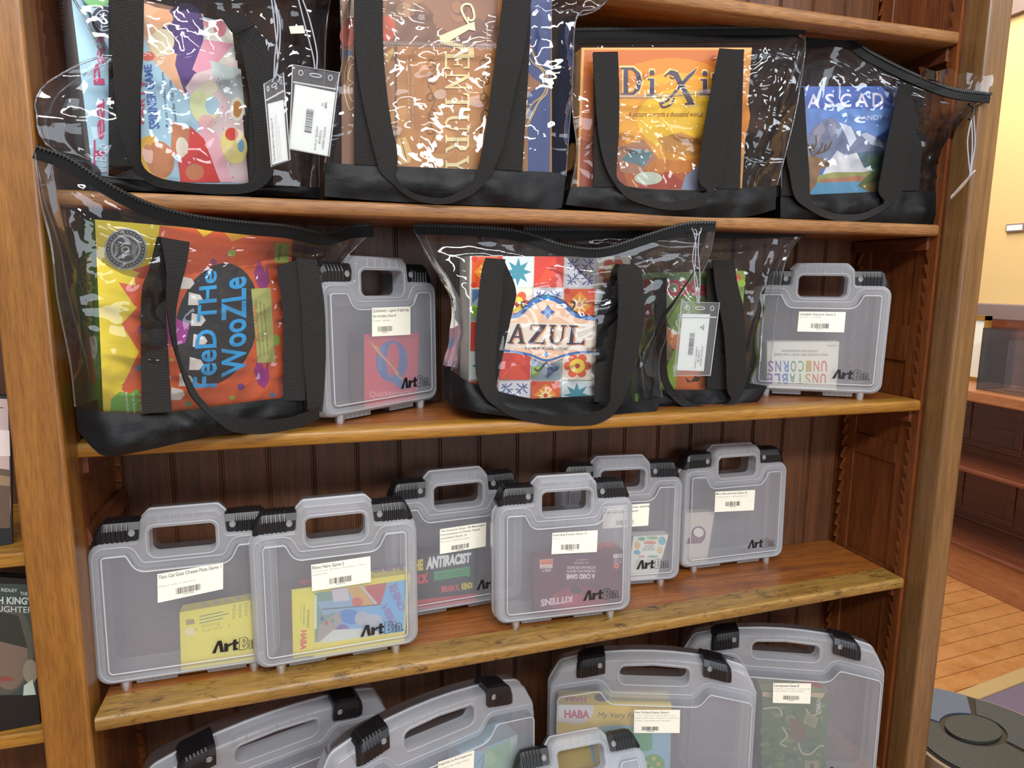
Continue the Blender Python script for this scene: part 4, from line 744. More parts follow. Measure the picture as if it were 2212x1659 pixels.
# --- green box behind
g = game_box('green game box with red title in the clear bag behind the tile box bag', [(1372, 590), (1611, 585), (1588, 850), (1372, 850)], .085, .085, .05, ZC + .006, '7c9c3c')
a = art(g); a.poly([(1372, 590), (1611, 585), (1588, 850), (1372, 850)], '84a04c'); a.poly([(1372, 590), (1540, 588), (1535, 652), (1372, 665)], '6c8c4c'); a.poly([(1380, 720), (1440, 740), (1500, 700), (1530, 760), (1460, 850), (1372, 850)], '98b830'); a.poly([(1400, 720), (1440, 690), (1462, 740), (1440, 790), (1420, 850), (1372, 850), (1372, 790)], '303038')
a.poly([(1430, 700), (1450, 715), (1480, 730), (1470, 760), (1445, 750)], 'd8844c'); a.poly([(1440, 705), (1470, 720), (1455, 724)], 'e8e0d4'); a.ell(1437, 760, 16, 20, '8c7c58'); a.ell(1395, 700, 10, 14, 'b06c48'); a.ell(1400, 670, 14, 16, 'c85060'); a.ell(1422, 668, 16, 18, 'd8c4b0'); a.poly([(1462, 802), (1524, 796), (1524, 850), (1458, 850)], 'dc7030'); a.poly([(1480, 815), (1492, 824), (1500, 812), (1512, 815), (1508, 824), (1484, 826)], '4c3424')
a.ell(1590, 600, 10, 8, 'd85c38'); a.ell(1602, 612, 8, 8, '9cc040'); a.text('OUTfOXeD', [(1330, 603), (1560, 604), (1560, 640), (1330, 640)], 'e8d0c4', .07); a.text('OUTfOXeD', [(1330, 603), (1560, 604), (1560, 640), (1330, 640)], 'c43048', .045)
a.build('printed_cover', g.t)
# --- boxes inside the frosted cases
def in_case(key, label, q, back, th, col, drop=None, yaw=0.0):
    t, f, n = CASES[key]; m = MW[t.name]; nn_ = (Matrix.Rotation(yaw, 3, 'Z') @ n); p0 = m @ V((0, back, .05))
    if yaw: c0 = on_plane(p0, n)(*q[0]); p0 = c0
    return game_box(label, q, 0, 0, th, drop, col, plane=(on_plane(p0, nn_), nn_))
def floor_of(key): return MW[CASES[key][0].name].translation.z + .016
g = in_case('quick', 'red card game box with a large blue letter inside the sideways case', [(786, 722), (905, 718), (899, 880), (787, 884)], .006, .026, '7a2848', floor_of('quick'))
a = art(g); a.poly([(786, 722), (905, 718), (899, 884), (787, 888)], 'e0384a'); a.ell(846, 780, 34, 45, '2c68b0', rot=3); a.ell(848, 778, 14, 38, 'e0384a', rot=3)
for k in range(4): a.curve([(818 + k * 2.5, 800), (817 + k * 2.5, 770), (824 + k * 2.5, 748)], .8, '7ca8d8', 10)
a.poly([(842, 806), (856, 812), (874, 822), (884, 838), (866, 840), (850, 828)], '3878bc'); a.poly([(797, 737), (818, 752), (820, 760), (862, 806), (860, 812), (892, 828), (868, 822), (852, 806), (852, 800), (812, 758)], 'f0b040'); a.text('Quicktionary', [(798, 846), (888, 840), (888, 856), (798, 862)], 'f4c0b8', .01); a.text('2-8 PLAYERS', [(885, 730), (899, 729), (899, 733), (885, 734)], 'f4c0b8'); a.build('printed_cover', g.t)
mb = MB(); c0 = g.c; 
a = art(g, 'l'); a.poly([(757, 722), (786, 722), (787, 884), (757, 868)], '7c2444'); a.poly([(761, 730), (784, 731), (784, 762), (761, 760)], '1c2440'); a.text('Quicktionary', [(783, 770), (783, 870), (771, 870), (771, 768)], 'a0506c'); a.build('printed_side', g.t)
g = in_case('unic', 'white card game box with rainbow lettering upside down', [(1657, 738), (1813, 738), (1806, 850), (1657, 848)], .008, .026, 'f0ecdc', floor_of('unic'))
a = art(g); cols = ['d84840', 'd86c3c', 'c8a83c', '6cae4c', '3c9c88', '3c7cc8', '5c5cb8', '8c4ca8']
for k, ch in enumerate('UNICORNS'): x = 1786 - k * 16.5; a.text(ch, [(x, 800 + 3), (x - 13, 803), (x - 12, 779), (x + 1, 779)][0:4] if False else [(x, 803), (x - 12, 803), (x - 12, 779), (x, 779)], cols[k], .01)
for k, ch in enumerate('UNSTABLE'): x = 1784 - k * 16.5; a.text(ch, [(x, 829), (x - 12, 829), (x - 12, 807), (x, 807)], cols[k], .01)
a.text('BUILD A UNICORN ARMY. BETRAY YOUR FRIENDS', [(1788, 769), (1672, 768), (1672, 763), (1788, 764)], '8c8c90'); a.text('UNICORNS ARE YOUR FRIENDS NOW', [(1766, 761), (1688, 760), (1688, 755), (1766, 756)], '8c8c90'); a.text('8+  2-8  30-45 min', [(1808, 748), (1786, 748), (1786, 745), (1808, 745)], '707074'); a.build('printed_cover', g.t)
g = in_case('taco', 'yellow card box with opened flap inside the case at the left post', [(388, 1323), (560, 1293), (556, 1400), (391, 1425)], .007, .026, 'e8d850', floor_of('taco'))
a = art(g); a.poly([(388, 1323), (560, 1293), (556, 1405), (391, 1432)], 'e8dc4c')
for k, (x1, y1) in enumerate(((482, 1321), (494, 1325), (482, 1335))): a.line([(431, 1332 + k * 7), (x1, y1)], 2, '5c6c70')
for i, s_ in enumerate(('PIZZA', 'CHEESE', 'GOAT', 'CAT', 'TACO')): x = 506 + i * 13; a.text(s_, [(x + 3, 1307 - i * 3), (x + 2, 1337 - i * 3), (x - 4, 1338 - i * 3), (x - 3, 1308 - i * 3)], '8a8840')
a.text('Whiting', [(436, 1348), (476, 1341), (476, 1351), (436, 1359)], 'a89c30', -.01, .2); a.text('Library  2', [(438, 1360), (498, 1346), (498, 1354), (438, 1368)], 'a89c30', -.01, .2); a.poly([(402, 1338), (419, 1337), (421, 1347), (402, 1350)], 'a08c58'); a.ell(411, 1364, 12, 9, 'e8e0b4'); a.curve([(420, 1362), (427, 1358)], 1.5, '8c8060', 4); a.build('printed_cover', g.t)
a = art(g, 't'); 
for k in range(5): a.ell(442 + k * 24, 1306 - k * 5, 8, 4, 'ccc48c', hold=True)
a.build('printed_top', g.t)
g = in_case('rhino', 'yellow game box with blue and red picture, title sideways', [(675, 1266), (886, 1239), (872, 1396), (678, 1416)], .006, .030, 'f0e04a', floor_of('rhino'))
a = art(g); a.poly([(630, 1273), (886, 1239), (872, 1396), (633, 1420)], 'f2e240'); pq_ = [(679, 1281), (877, 1252), (872, 1364), (680, 1388)]; a.poly(pq_, '6cb4e0'); a.poly([(679, 1281), (740, 1272), (732, 1330), (690, 1385), (680, 1386)], '6c9c8c'); a.poly([(684, 1300), (760, 1292), (770, 1310), (700, 1330)], '8cb0cc')
a.poly([(780, 1266), (836, 1258), (822, 1308), (806, 1300)], 'c04c48'); a.poly([(750, 1270), (788, 1264), (800, 1296), (816, 1308), (770, 1310)], 'd8a850'); a.ell(772, 1300, 12, 10, 'd85c48'); a.poly([(716, 1272), (750, 1268), (756, 1296), (720, 1300)], 'd4ccd0'); a.line([(778, 1264), (813, 1304)], 5, 'c8ccd0'); a.line([(695, 1316), (818, 1306)], 2, '40404c')
a.ell(756, 1332, 24, 16, '3c84cc', rot=10); a.ell(782, 1336, 16, 16, 'b4b8c0'); a.ell(806, 1340, 20, 14, 'c0c0c8'); a.ell(740, 1360, 14, 12, '7c58a0'); a.poly([(690, 1350), (730, 1320), (740, 1340), (700, 1386), (684, 1386)], 'a8a098'); a.ell(705, 1345, 4, 5, 'c04860'); a.ell(696, 1336, 4, 5, '4c5c9c'); a.ell(718, 1340, 4, 4, '4c9c60'); a.poly([(690, 1386), (720, 1360), (790, 1356), (830, 1368), (872, 1364), (700, 1388)], 'dce0d8')
a.text('RHINO', [(857, 1258), (876, 1316), (862, 1320), (838, 1268)], '8c70b4', .04); a.text('HERO', [(836, 1302), (862, 1352), (850, 1358), (823, 1314)], '8c70b4', .04); a.rect(679, 1285, 684, 1358, 'e8e8e0'); a.build('printed_cover', g.t)
a = art(g, 'f', .002); a.poly([(630, 1273), (675, 1267), (677, 1414), (633, 1420)], 'ece040'); a.text('WARNING:', [(669, 1316), (668, 1356), (662, 1356), (663, 1316)], '5c5c30', .01); a.text('CHOKING HAZARD -', [(659, 1303), (658, 1352), (654, 1352), (655, 1303)], '6c6c38', .01); a.text('Small parts. Not for children', [(652, 1303), (651, 1340), (648, 1340), (649, 1303)], '7c7c40'); a.text('HABA', [(663, 1360), (662, 1402), (648, 1403), (650, 1360)], 'd84838', .05); a.build('printed_side', g.t)
a = art(g, 't'); a.text('RHINO', [(872, 1232), (803, 1238), (803, 1226), (870, 1217)], '8c6c9c', .04); a.text('HABA', [(676, 1262), (646, 1266), (646, 1254), (672, 1251)], 'd84838', .04); a.build('printed_top', g.t)
g = in_case('anti', 'black game box with bold white, red and yellow lettering at the back', [(868, 1200), (1034, 1188), (1030, 1284), (868, 1302)], .006, .030, '3a3436', floor_of('anti'))
a = art(g); a.poly([(868, 1200), (1034, 1188), (1030, 1304), (868, 1320)], '222024'); a.poly([(868, 1300), (1031, 1281), (1030, 1304), (868, 1322)], 'cc3c3c'); a.text('ANTIRACIST', [(922, 1203), (1018, 1193), (1016, 1215), (920, 1231)], 'f0f0ec', .06); a.text('THE', [(885, 1212), (914, 1207), (914, 1231), (885, 1236)], 'e8d430', .06); a.text('DECK', [(882, 1246), (926, 1237), (926, 1258), (882, 1266)], 'dc3840', .06)
a.poly([(937, 1235), (1015, 1223), (1015, 1242), (1012, 1247), (1008, 1243), (938, 1254)], '2c9c58'); a.text('100 MEANINGFUL CONVERSATIONS', [(943, 1240), (1011, 1229), (1011, 1233), (943, 1244)], '1c5434', .01); a.text('ON POWER, EQUITY, AND JUSTICE', [(943, 1246), (1011, 1236), (1011, 1240), (943, 1250)], '1c5434', .01); a.text('IBRAM X.', [(953, 1266), (993, 1261), (993, 1275), (953, 1280)], 'dc4848', .05); a.text('KENDI', [(997, 1260), (1020, 1257), (1020, 1270), (997, 1274)], 'e8d430', .05); a.build('printed_cover', g.t)
g = in_case('expl', 'dark red card game box standing upside down', [(1159, 1206), (1347, 1189), (1341, 1312), (1158, 1322)], .008, .030, '74202c', floor_of('expl'))
a = art(g); a.poly([(1150, 1206), (1347, 1189), (1343, 1330), (1156, 1340)], '5a1c34'); a.ell(1250, 1300, 60, 34, '8c2838'); a.ell(1250, 1305, 34, 22, 'a83040'); a.text('A CARD GAME', [(1285, 1250), (1223, 1251), (1223, 1240), (1285, 1239)], 'f0e4e4', .04); a.text('FOR PEOPLE WHO ARE INTO', [(1286, 1236), (1224, 1237), (1224, 1231), (1286, 1230)], 'e0c8cc', .03); a.text('KITTENS AND EXPLOSIONS', [(1286, 1228), (1225, 1229), (1225, 1223), (1286, 1222)], 'e0c8cc', .03); a.text('AND LASER BEAMS', [(1272, 1217), (1240, 1218), (1240, 1214), (1272, 1213)], 'd0b0b8', .02); a.text('AND SOMETIMES GOATS', [(1270, 1210), (1244, 1211), (1244, 1208), (1270, 1207)], 'd0b0b8', .02)
a.text('EVER', [(1344, 1204), (1323, 1206), (1323, 1197), (1344, 1195)], 'f0e4e4', .04); a.text('MOST-BACKED', [(1343, 1211), (1325, 1212), (1325, 1208), (1343, 1207)], 'd0b0b8', .02); a.text('KICKSTARTER', [(1343, 1216), (1325, 1217), (1325, 1213), (1343, 1212)], 'd0b0b8', .02); a.ell(1331, 1222, 6, 6, 'e06c3c'); a.text('#1', [(1334, 1224), (1328, 1224), (1328, 1220), (1334, 1220)], '5a1c34', .03)
a.poly([(1166, 1209), (1194, 1207), (1193, 1227), (1166, 1228)], 'e8d8c8'); a.poly([(1167, 1210), (1193, 1208), (1193, 1219), (1167, 1220)], 'e0703c'); a.text('2-5 PLAYERS', [(1191, 1226), (1169, 1227), (1169, 1223), (1191, 1222)], '5a3c40', .01); a.text('AGES 7+', [(1190, 1234), (1170, 1235), (1170, 1230), (1190, 1229)], 'e8d0d0', .03); a.ell(1243, 1274, 13, 8, '2c1828')
a.text('KITTENS', [(1236, 1300), (1168, 1310), (1168, 1294), (1236, 1286)], 'dcc0c8', .05); a.build('printed_cover', g.t)
a = art(g, 't'); a.text('EXPLODING', [(1334, 1182), (1262, 1190), (1262, 1176), (1330, 1167)], 'd84c38', .04); a.build('printed_top', g.t)
g = in_case('story', 'small white card box with pastel blocks around its title', [(1368, 1159), (1444, 1155), (1431, 1203), (1362, 1206)], .007, .026, 'e6e2d6', floor_of('story'))
a = art(g); 
for x, y, rx, ry, c_ in ((1386, 1164, 8, 4, '5ca47c'), (1409, 1162, 13, 3.5, '84b478'), (1430, 1168, 8, 9, '6cb0b8'), (1404, 1172, 14, 4, 'd88470'), (1377, 1178, 6, 9, 'd8b878'), (1376, 1193, 7, 5, '5ca0b8'), (1425, 1188, 6, 8, 'dcc080'), (1386, 1202, 8, 2.5, 'd89484'), (1410, 1202, 12, 2.5, '7cb084')): a.ell(x, y, rx, ry, c_, hold=True)
a.z += 3e-5; a.poly([(1392, 1178), (1416, 1177), (1414, 1196), (1384, 1197)], 'e8e4d8'); a.text('STORY', [(1392, 1179), (1414, 1178), (1413, 1183), (1391, 1184)], '4c5c58', .02, .2); a.text('STITCH', [(1388, 1185), (1415, 1184), (1414, 1189), (1387, 1190)], '4c5c58', .02, .2); a.build('printed_cover', g.t)
a = art(g, 't'); a.text('STORY STITCH', [(1384, 1144), (1431, 1142), (1431, 1148), (1383, 1150)], '4c4c4c', .02); a.build('printed_top', g.t)
g = in_case('more', 'small cream card box with an abstract purple arched figure', [(1482, 1108), (1544, 1105), (1531, 1185), (1476, 1188)], .010, .02, 'd2c8b8', floor_of('more'))
a = art(g); a.ell(1508, 1155, 16, 19, '6c4868', rot=14); a.poly([(1492, 1158), (1510, 1160), (1515, 1173), (1479, 1175), (1486, 1165)], '744c64'); a.ell(1509, 1150, 11, 10, 'e4dcd0', rot=10)
for k in range(24): a.ell(R_.uniform(1484, 1513), R_.uniform(1160, 1173), 1.2, 1.0, R_.choice(('c86c54', 'd8a080', '3c3468')), hold=True, n=6)
a.build('printed_cover', g.t)
g = in_case('orch', 'yellow game box with blue meadow and fruit tree picture', [(1206, 1522), (1451, 1524), (1446, 1720), (1200, 1720)], .010, .045, 'e0c23c', floor_of('orch'))
a = art(g); a.poly([(1206, 1522), (1451, 1524), (1446, 1700), (1200, 1700)], 'ecc83c'); a.poly([(1206, 1522), (1283, 1523), (1280, 1545), (1264, 1562), (1240, 1564), (1205, 1558)], 'e6e0dc'); a.poly([(1300, 1568), (1340, 1566), (1449, 1572), (1446, 1700), (1290, 1700), (1270, 1590)], '9cc8e0'); a.poly([(1296, 1580), (1366, 1572), (1409, 1574), (1409, 1618), (1400, 1622), (1300, 1622)], '58ac70')
a.ell(1412, 1652, 24, 24, '6cb04c')
for x, y in ((1397, 1648), (1412, 1638), (1422, 1650), (1408, 1660), (1430, 1662)): a.ell(x, y, 4, 5, 'e8c858', hold=True)
a.z += 3e-5; a.text('HABA', [(1219, 1533), (1274, 1534), (1274, 1552), (1219, 1550)], 'cc2c54', .05); a.text('My Very First Games', [(1291, 1538), (1440, 1540), (1440, 1556), (1291, 1553)], '54483c', .0, .25); a.build('printed_cover', g.t)
a = art(g, 't'); a.text('HABA', [(1267, 1518), (1218, 1514), (1216, 1504), (1266, 1506)], 'c44c6c', .04); a.ell(1300, 1507, 16, 9, '3c3c3c'); a.build('printed_top', g.t)
g = in_case('carc', 'green landscape game box with winding cream roads', [(1646, 1493), (1791, 1496), (1782, 1720), (1646, 1720)], .012, .045, '94a06c', floor_of('carc'))
a = art(g); a.poly([(1646, 1493), (1791, 1496), (1782, 1720), (1646, 1720)], '58743c')
for k in range(90): a.ell(R_.uniform(1652, 1778), R_.uniform(1500, 1700), R_.uniform(3, 12), R_.uniform(3, 10), R_.choice(('6c8c44', '4c6c38', '7c9450', '5c8048', '86924c', '48643c')), hold=(k % 6 != 5), n=9)
a.z += 3e-5; a.poly([(1646, 1494), (1782, 1496), (1776, 1508), (1740, 1502), (1690, 1512), (1647, 1503)], 'd8c898'); a.poly([(1704, 1550), (1730, 1556), (1742, 1590), (1730, 1604), (1712, 1596), (1706, 1575)], '7c5c3c')
for c_ in ([(1648, 1530), (1680, 1528), (1690, 1545)], [(1740, 1530), (1752, 1545), (1770, 1540)], [(1724, 1604), (1732, 1625), (1750, 1628), (1768, 1612), (1780, 1610)], [(1690, 1570), (1700, 1590), (1685, 1605), (1700, 1612)]): a.curve(c_, 3.5, 'cfc6a4', 16)
a.poly([(1742, 1538), (1768, 1550), (1760, 1572), (1735, 1560)], 'a8a480'); a.poly([(1745, 1543), (1764, 1551), (1758, 1568), (1739, 1559)], '8c9058'); a.text('ZMAN', [(1762, 1540), (1763, 1509), (1773, 1509), (1773, 1541)], 'e4e4dc', .02); a.rect(1738, 1642, 1768, 1680, 'a89c70'); a.ell(1753, 1656, 5, 9, '5c4c38'); a.build('printed_cover', g.t)
a = art(g, 't'); a.poly([(1724, 1470), (1763, 1468), (1780, 1488), (1745, 1482)], 'c84c4c'); a.text('AGE', [(1720, 1484), (1672, 1480), (1674, 1470), (1716, 1471)], '8c8450', .04); a.build('printed_top', g.t)
g = in_case('king', 'blue and green picture game box in the sideways large case', [(1000, 1632), (1118, 1586), (1112, 1760), (1000, 1790)], .012, .05, '88a8b8', floor_of('king'))
a = art(g); a.poly([(1000, 1632), (1118, 1586), (1112, 1760), (1000, 1790)], '8cc0d8'); a.poly([(1044, 1622), (1118, 1592), (1112, 1760), (1040, 1780)], '94c090'); a.ell(1058, 1640, 12, 14, 'a8d0a0'); a.ell(1078, 1625, 9, 9, '7cb47c'); a.curve([(1030, 1650), (1045, 1630), (1040, 1660)], 3, '4c90c0', 12); a.poly([(1026, 1622), (1050, 1612), (1046, 1620)], 'c88c8c'); a.poly([(1102, 1594), (1116, 1590), (1112, 1640), (1100, 1645)], 'c8d0c4'); a.build('printed_cover', g.t)
# ================================================================== CLEAR TOTE BAGS
def noi(p, s, seed): return noise.noise(V((p.x * s + seed * 7.3, p.y * s, p.z * s - seed * 3.1)))
def coons(b_, t, l, r, nu, nv, amp, seed, dirn, sc=18):
    b_ = crom(b_, nu); t = crom(t, nu); l = crom(l, nv); r = crom(r, nv); g = []
    for j in range(nv):
        v = j / (nv - 1); row = []
        for i in range(nu):
            u = i / (nu - 1)
            p = b_[i] * (1 - v) + t[i] * v + l[j] * (1 - u) + r[j] * u - (b_[0] * (1 - u) * (1 - v) + b_[-1] * u * (1 - v) + t[0] * (1 - u) * v + t[-1] * u * v)
            k = min(1, 5 * u, 5 * (1 - u)) * min(1, 5 * v, 5 * (1 - v))
            q = V((p.x, p.y, p.z)); w = noi(q, sc, seed) * .6 + abs(noi(q, sc * 2.1, seed + 3)) * .8 - .25
            wv = .02 * noi(q, 9, seed + 2)      # creases along the seams and under the zip
            for (c_, a_) in ((.07, .5), (.93, .6), (.86, .35)): w += a_ * math.exp(-((u + wv - c_) / .012) ** 2)
            for (c_, a_) in ((.93, .6), (.84, .45)): w += a_ * math.exp(-((v + wv * 2 - c_) / .014) ** 2)
            row.append(p + dirn * (amp * w * k))
        g.append(row)
    return g
def pts(L_, y=None):
    return [P(p[0], p[1], (p[2] if len(p) > 2 else (0.0 if y is None else y))) for p in L_]
def tote(label, top, bot, dep, zipc, left, right, base_z, zw=10, amp=.006, seed=1, baseamp=.009, sewn=(), handle=(), y0=.006, seam=None, vin='vinyl0'):
    """a clear vinyl tote: black cloth base, clear body, zip tape, sewn straps and carry handle"""
    T = pts(top, y0); B = pts(bot, y0); c = (T[0] + T[-1]) * .5
    t = thing('tote_bag', label, 'bag', (c.x, c.y + dep / 2, base_z))
    n = 44; Tt, Bb = crom(T, n), crom(B, n); back = V((0, dep, 0)); mb = MB(); g = []
    for j in range(9):
        v = j / 8; row = []
        for i in range(n):
            p = Bb[i].lerp(Tt[i], v); k = math.sin(math.pi * min(1, v * 1.0)) ; e = min(1, 6 * i / n, 6 * (n - 1 - i) / n)
            p = p + V((0, -1, 0)) * ((.004 + baseamp * (noi(p, 26, seed) + .8 * abs(noi(p, 50, seed + 5)))) * k * e); row.append(p)
        g.append(row)
    mb.grid(g)
    bk = []
    for j in range(3):
        v = j / 2; row = []
        for i in range(n):
            p = Bb[i].lerp(Tt[i], v) + back
            if j == 0 and p.z < base_z + .001: p.z = base_z + .001
            row.append(p)
        bk.append(row)
    mb.grid([r[::-1] for r in bk])
    for i in (0, n - 1):      # ends, slightly pinched
        rows = []
        for v in (0, .5, 1): a_, b2 = Bb[i].lerp(Tt[i], v), (bk[0][i] if v == 0 else bk[1][i] if v == .5 else bk[2][i]); pin = V(((1 if i == 0 else -1) * .010 * v, 0, 0)); rows.append([a_, a_.lerp(b2, .5) + pin, b2])
        mb.grid(rows if i else [r[::-1] for r in rows])
    mb.grid([[Bb[i], bk[0][i]] for i in range(n)])
    mb.build('cloth_base', 'fabric', t)
    # clear body
    Z = pts(zipc, y0); Lf = [T[0]] + pts(left, y0) + [Z[0]]; Rt = [T[-1]] + pts(right, y0) + [Z[-1]]
    mb = MB(); mb.grid(coons(T, Z, Lf, Rt, 64, 52, amp, seed, V((0, -1, 0))))
    def bs(L_): m_ = 11; return [p + back * (1 - (i / m_) ** 1.5) for i, p in enumerate(crom(L_, 12))]
    Tb = [p + back for p in T]; LB, RB = bs(Lf), bs(Rt); mb.grid(coons(Tb, Z, LB, RB, 30, 30, amp * .6, seed + 9, V((0, 1, 0))))
    for F_, K_, sx in ((crom(Lf, 24), crom(LB, 24), 1), (crom(Rt, 24), crom(RB, 24), -1)):
        rows = []
        for j in range(24):
            rows.append([F_[j].lerp(K_[j], i / 9) + V((sx * (.012 * math.sin(math.pi * i / 9) + .006 * noi(F_[j].lerp(K_[j], i / 9), 30, seed)), 0, 0)) for i in range(10)])
        mb.grid(rows)
    mb.build('clear_body', vin, t)
    for F_ in (Lf, Rt):
        mb = MB(); mb.tube([p + V((0, -.001, 0)) for p in crom(F_, 30)], .0013, 5); mb.build('edge_piping', 'pouch', t)
        mb = MB(); mb.tube([p + back * .7 * (1 - i / 29) for i, p in enumerate(crom(F_, 30))], .0011, 5); mb.build('edge_piping', 'pouch', t)
    if zw:
        up, dn = [], []
        for i, p in enumerate(zipc):
            a_ = zipc[max(0, i - 1)]; c_ = zipc[min(len(zipc) - 1, i + 1)]; dx, dy = c_[0] - a_[0], c_[1] - a_[1]; l_ = math.hypot(dx, dy); nx, ny = dy / l_, -dx / l_; y = p[2] if len(p) > 2 else y0
            up.append(P(p[0] + nx * zw, p[1] + ny * zw, y)); dn.append(P(p[0] - nx * zw, p[1] - ny * zw, y))
        mb = MB(); ribbon(mb, up, dn, .004, 70, .002); mb.build('zipper_tape', 'zip', t)
        mb = MB(); cl = crom([a_.lerp(b2, .12) + V((0, -.0035, 0)) for a_, b2 in zip(up, dn)], 220)
        for i in range(0, 219, 1):
            if i % 2: continue
            p = cl[i]; d = (cl[i + 1] - p); w_ = V((d.z, 0, -d.x)).normalized() * .0024
            mb.add([p - w_ + V((0, -.0008, 0)), p + w_ + V((0, -.0008, 0)), p + w_ + d + V((0, -.0008, 0)), p - w_ + d + V((0, -.0008, 0)), p - w_ + V((0, .0008, 0)), p + w_ + V((0, .0008, 0)), p + w_ + d + V((0, .0008, 0)), p - w_ + d + V((0, .0008, 0))], [(0, 3, 2, 1), (0, 1, 5, 4), (1, 2, 6, 5), (2, 3, 7, 6), (3, 0, 4, 7)])
        mb.tube([p + V((0, .0004, 0)) for p in cl[::3]], .0016, 5); mb.build('zipper_coil', 'teeth', t)
    for A, B_, y in sewn:
        mb = MB(); ribbon(mb, pts(A, y), pts(B_, y), .0015, 40, .001); mb.build('sewn_strap', 'web', t)
    for A, B_, y in handle:
        mb = MB(); ribbon(mb, pts(A, y), pts(B_, y), .0022, 110, .0); mb.build('carry_handle', 'web', t)
    if seam:
        mb = MB(); S0 = pts(seam, y0 - .007); ribbon(mb, [p + V((0, 0, .0035)) for p in S0], [p - V((0, 0, .0035)) for p in S0], .0012, 30, 0); mb.build('pocket_seam', 'pouch', t)
        mb = MB(); q = crom(S0, 90)
        for i in range(0, 88, 2): mb.tube([q[i] + V((0, -.001, -.002)), q[i + 1] + V((0, -.001, -.002))], .0005, 4)
        mb.build('stitching', 'web', t)
    return t
def path(ps, y0=None): return ps
# top left bag
tote('clear tote bag at far left of the upper shelf with pink and blue box',
     [(188, 372, -.01), (235, 382, -.005), (303, 389, .01), (400, 398, .03), (540, 398, .06), (690, 405, .08)], [(196, 404, -.008), (303, 412, .01), (540, 421, .06), (688, 428, .08)], .10,
     [(110, -60, .01), (300, -70, .03), (560, -60, .07), (720, -40, .09)], [(160, 345, -.03), (108, 318, -.04), (84, 285, -.045), (80, 245, -.045), (76, 222, -.04), (92, 190, -.035), (130, 162, -.025), (180, 136, -.02), (219, 121, -.015), (214, 108, -.01), (192, 60, .0), (160, 0, .0)], [(690, 330, .085), (700, 180, .09), (705, 60, .09)], ZB, seed=2, amp=.007,
     sewn=[([(235, -30), (235, 380)], [(303, -30), (305, 389)], -.004), ([(536, 80, .045), (538, 180, .05), (538, 395, .055)], [(574, 92, .045), (590, 200, .05), (590, 400, .055)], None)],
     handle=[([(234, -40, -.012), (240, 60, -.012), (247, 200, -.012), (262, 300, -.012), (290, 365, -.008), (330, 400, .0), (400, 413, .01), (480, 420, .025), (545, 414, .035), (580, 392, .042), (592, 360, .044), (596, 250, .044), (590, 150, .042), (574, 95, .04), (545, 50, .035), (505, 20, .03)],
              [(310, -40, -.012), (310, 30, -.012), (308, 130, -.012), (300, 250, -.012), (304, 345, -.008), (335, 380, .0), (400, 394, .01), (480, 398, .025), (530, 396, .035), (548, 380, .042), (552, 350, .044), (545, 250, .044), (530, 150, .042), (515, 80, .04), (500, 70, .035), (480, 40, .03)], None)])
tote('tall clear tote bag holding the brown and gold box, second on the upper shelf',
     [(702, 352), (770, 355), (860, 359), (1080, 368), (1195, 372), (1222, 381)], [(701, 424), (770, 430), (860, 436), (1080, 446), (1200, 452), (1216, 438)], .10,
     [(735, -70, .03), (900, -60, .05), (1150, -60, .05), (1320, -50, .02)], [(712, 280), (722, 200), (740, 130), (736, 0)], [(1228, 290), (1236, 180), (1244, 40), (1285, 20), (1312, 0)], ZB, vin='vinyl1', seed=3, amp=.009, y0=.002, zw=0,
     sewn=[([(765, -30), (765, 355)], [(825, -30), (823, 357)], .001), ([(1090, -30), (1076, 200), (1066, 365)], [(1146, -30), (1144, 100), (1128, 370)], .001)],
     handle=[([(764, -40), (767, 100), (780, 200), (797, 280), (813, 345), (822, 372), (846, 395), (880, 424), (920, 438), (965, 440), (1010, 425), (1040, 403), (1062, 375), (1082, 330), (1095, 280), (1112, 200), (1134, 100), (1148, 0), (1150, -40)],
              [(827, -40), (828, 100), (836, 200), (848, 280), (856, 310), (859, 350), (856, 382), (885, 412), (920, 424), (960, 427), (995, 412), (1020, 392), (1032, 362), (1038, 340), (1050, 280), (1060, 200), (1074, 100), (1086, 0), (1089, -40)], -.008)], seam=[(826, 94), (950, 97), (1072, 98)])
tote('clear tote bag holding the orange box, third on the upper shelf',
     [(1233, 404), (1290, 402), (1350, 402), (1400, 408), (1530, 411), (1620, 405), (1678, 400)], [(1222, 442), (1290, 450), (1350, 457), (1440, 466), (1550, 470), (1620, 467), (1675, 452)], .11,
     [(1240, 78, .06), (1400, 76, .06), (1600, 74, .05), (1738, 74, .03)], [(1246, 330), (1236, 230), (1238, 130, .03)], [(1694, 340), (1716, 250), (1732, 160), (1738, 110)], ZB, vin='vinyl2', seed=5, amp=.009, y0=.0, zw=17,
     sewn=[([(1282, 113), (1282, 403)], [(1334, 112), (1331, 404)], -.001), ([(1558, 107), (1548, 408)], [(1606, 107), (1598, 408)], -.001)],
     handle=[([(1281, 114), (1286, 200), (1293, 290), (1305, 350), (1325, 392), (1352, 425), (1390, 442), (1440, 453), (1490, 452), (1520, 440), (1545, 408), (1560, 390), (1568, 330), (1580, 260), (1596, 180), (1608, 108)],
              [(1335, 113), (1338, 200), (1337, 290), (1333, 350), (1334, 385), (1362, 408), (1395, 425), (1440, 436), (1480, 432), (1510, 420), (1528, 412), (1511, 392), (1514, 330), (1524, 260), (1540, 180), (1555, 104)], -.010)], seam=[(1336, 209), (1420, 208), (1535, 197)])
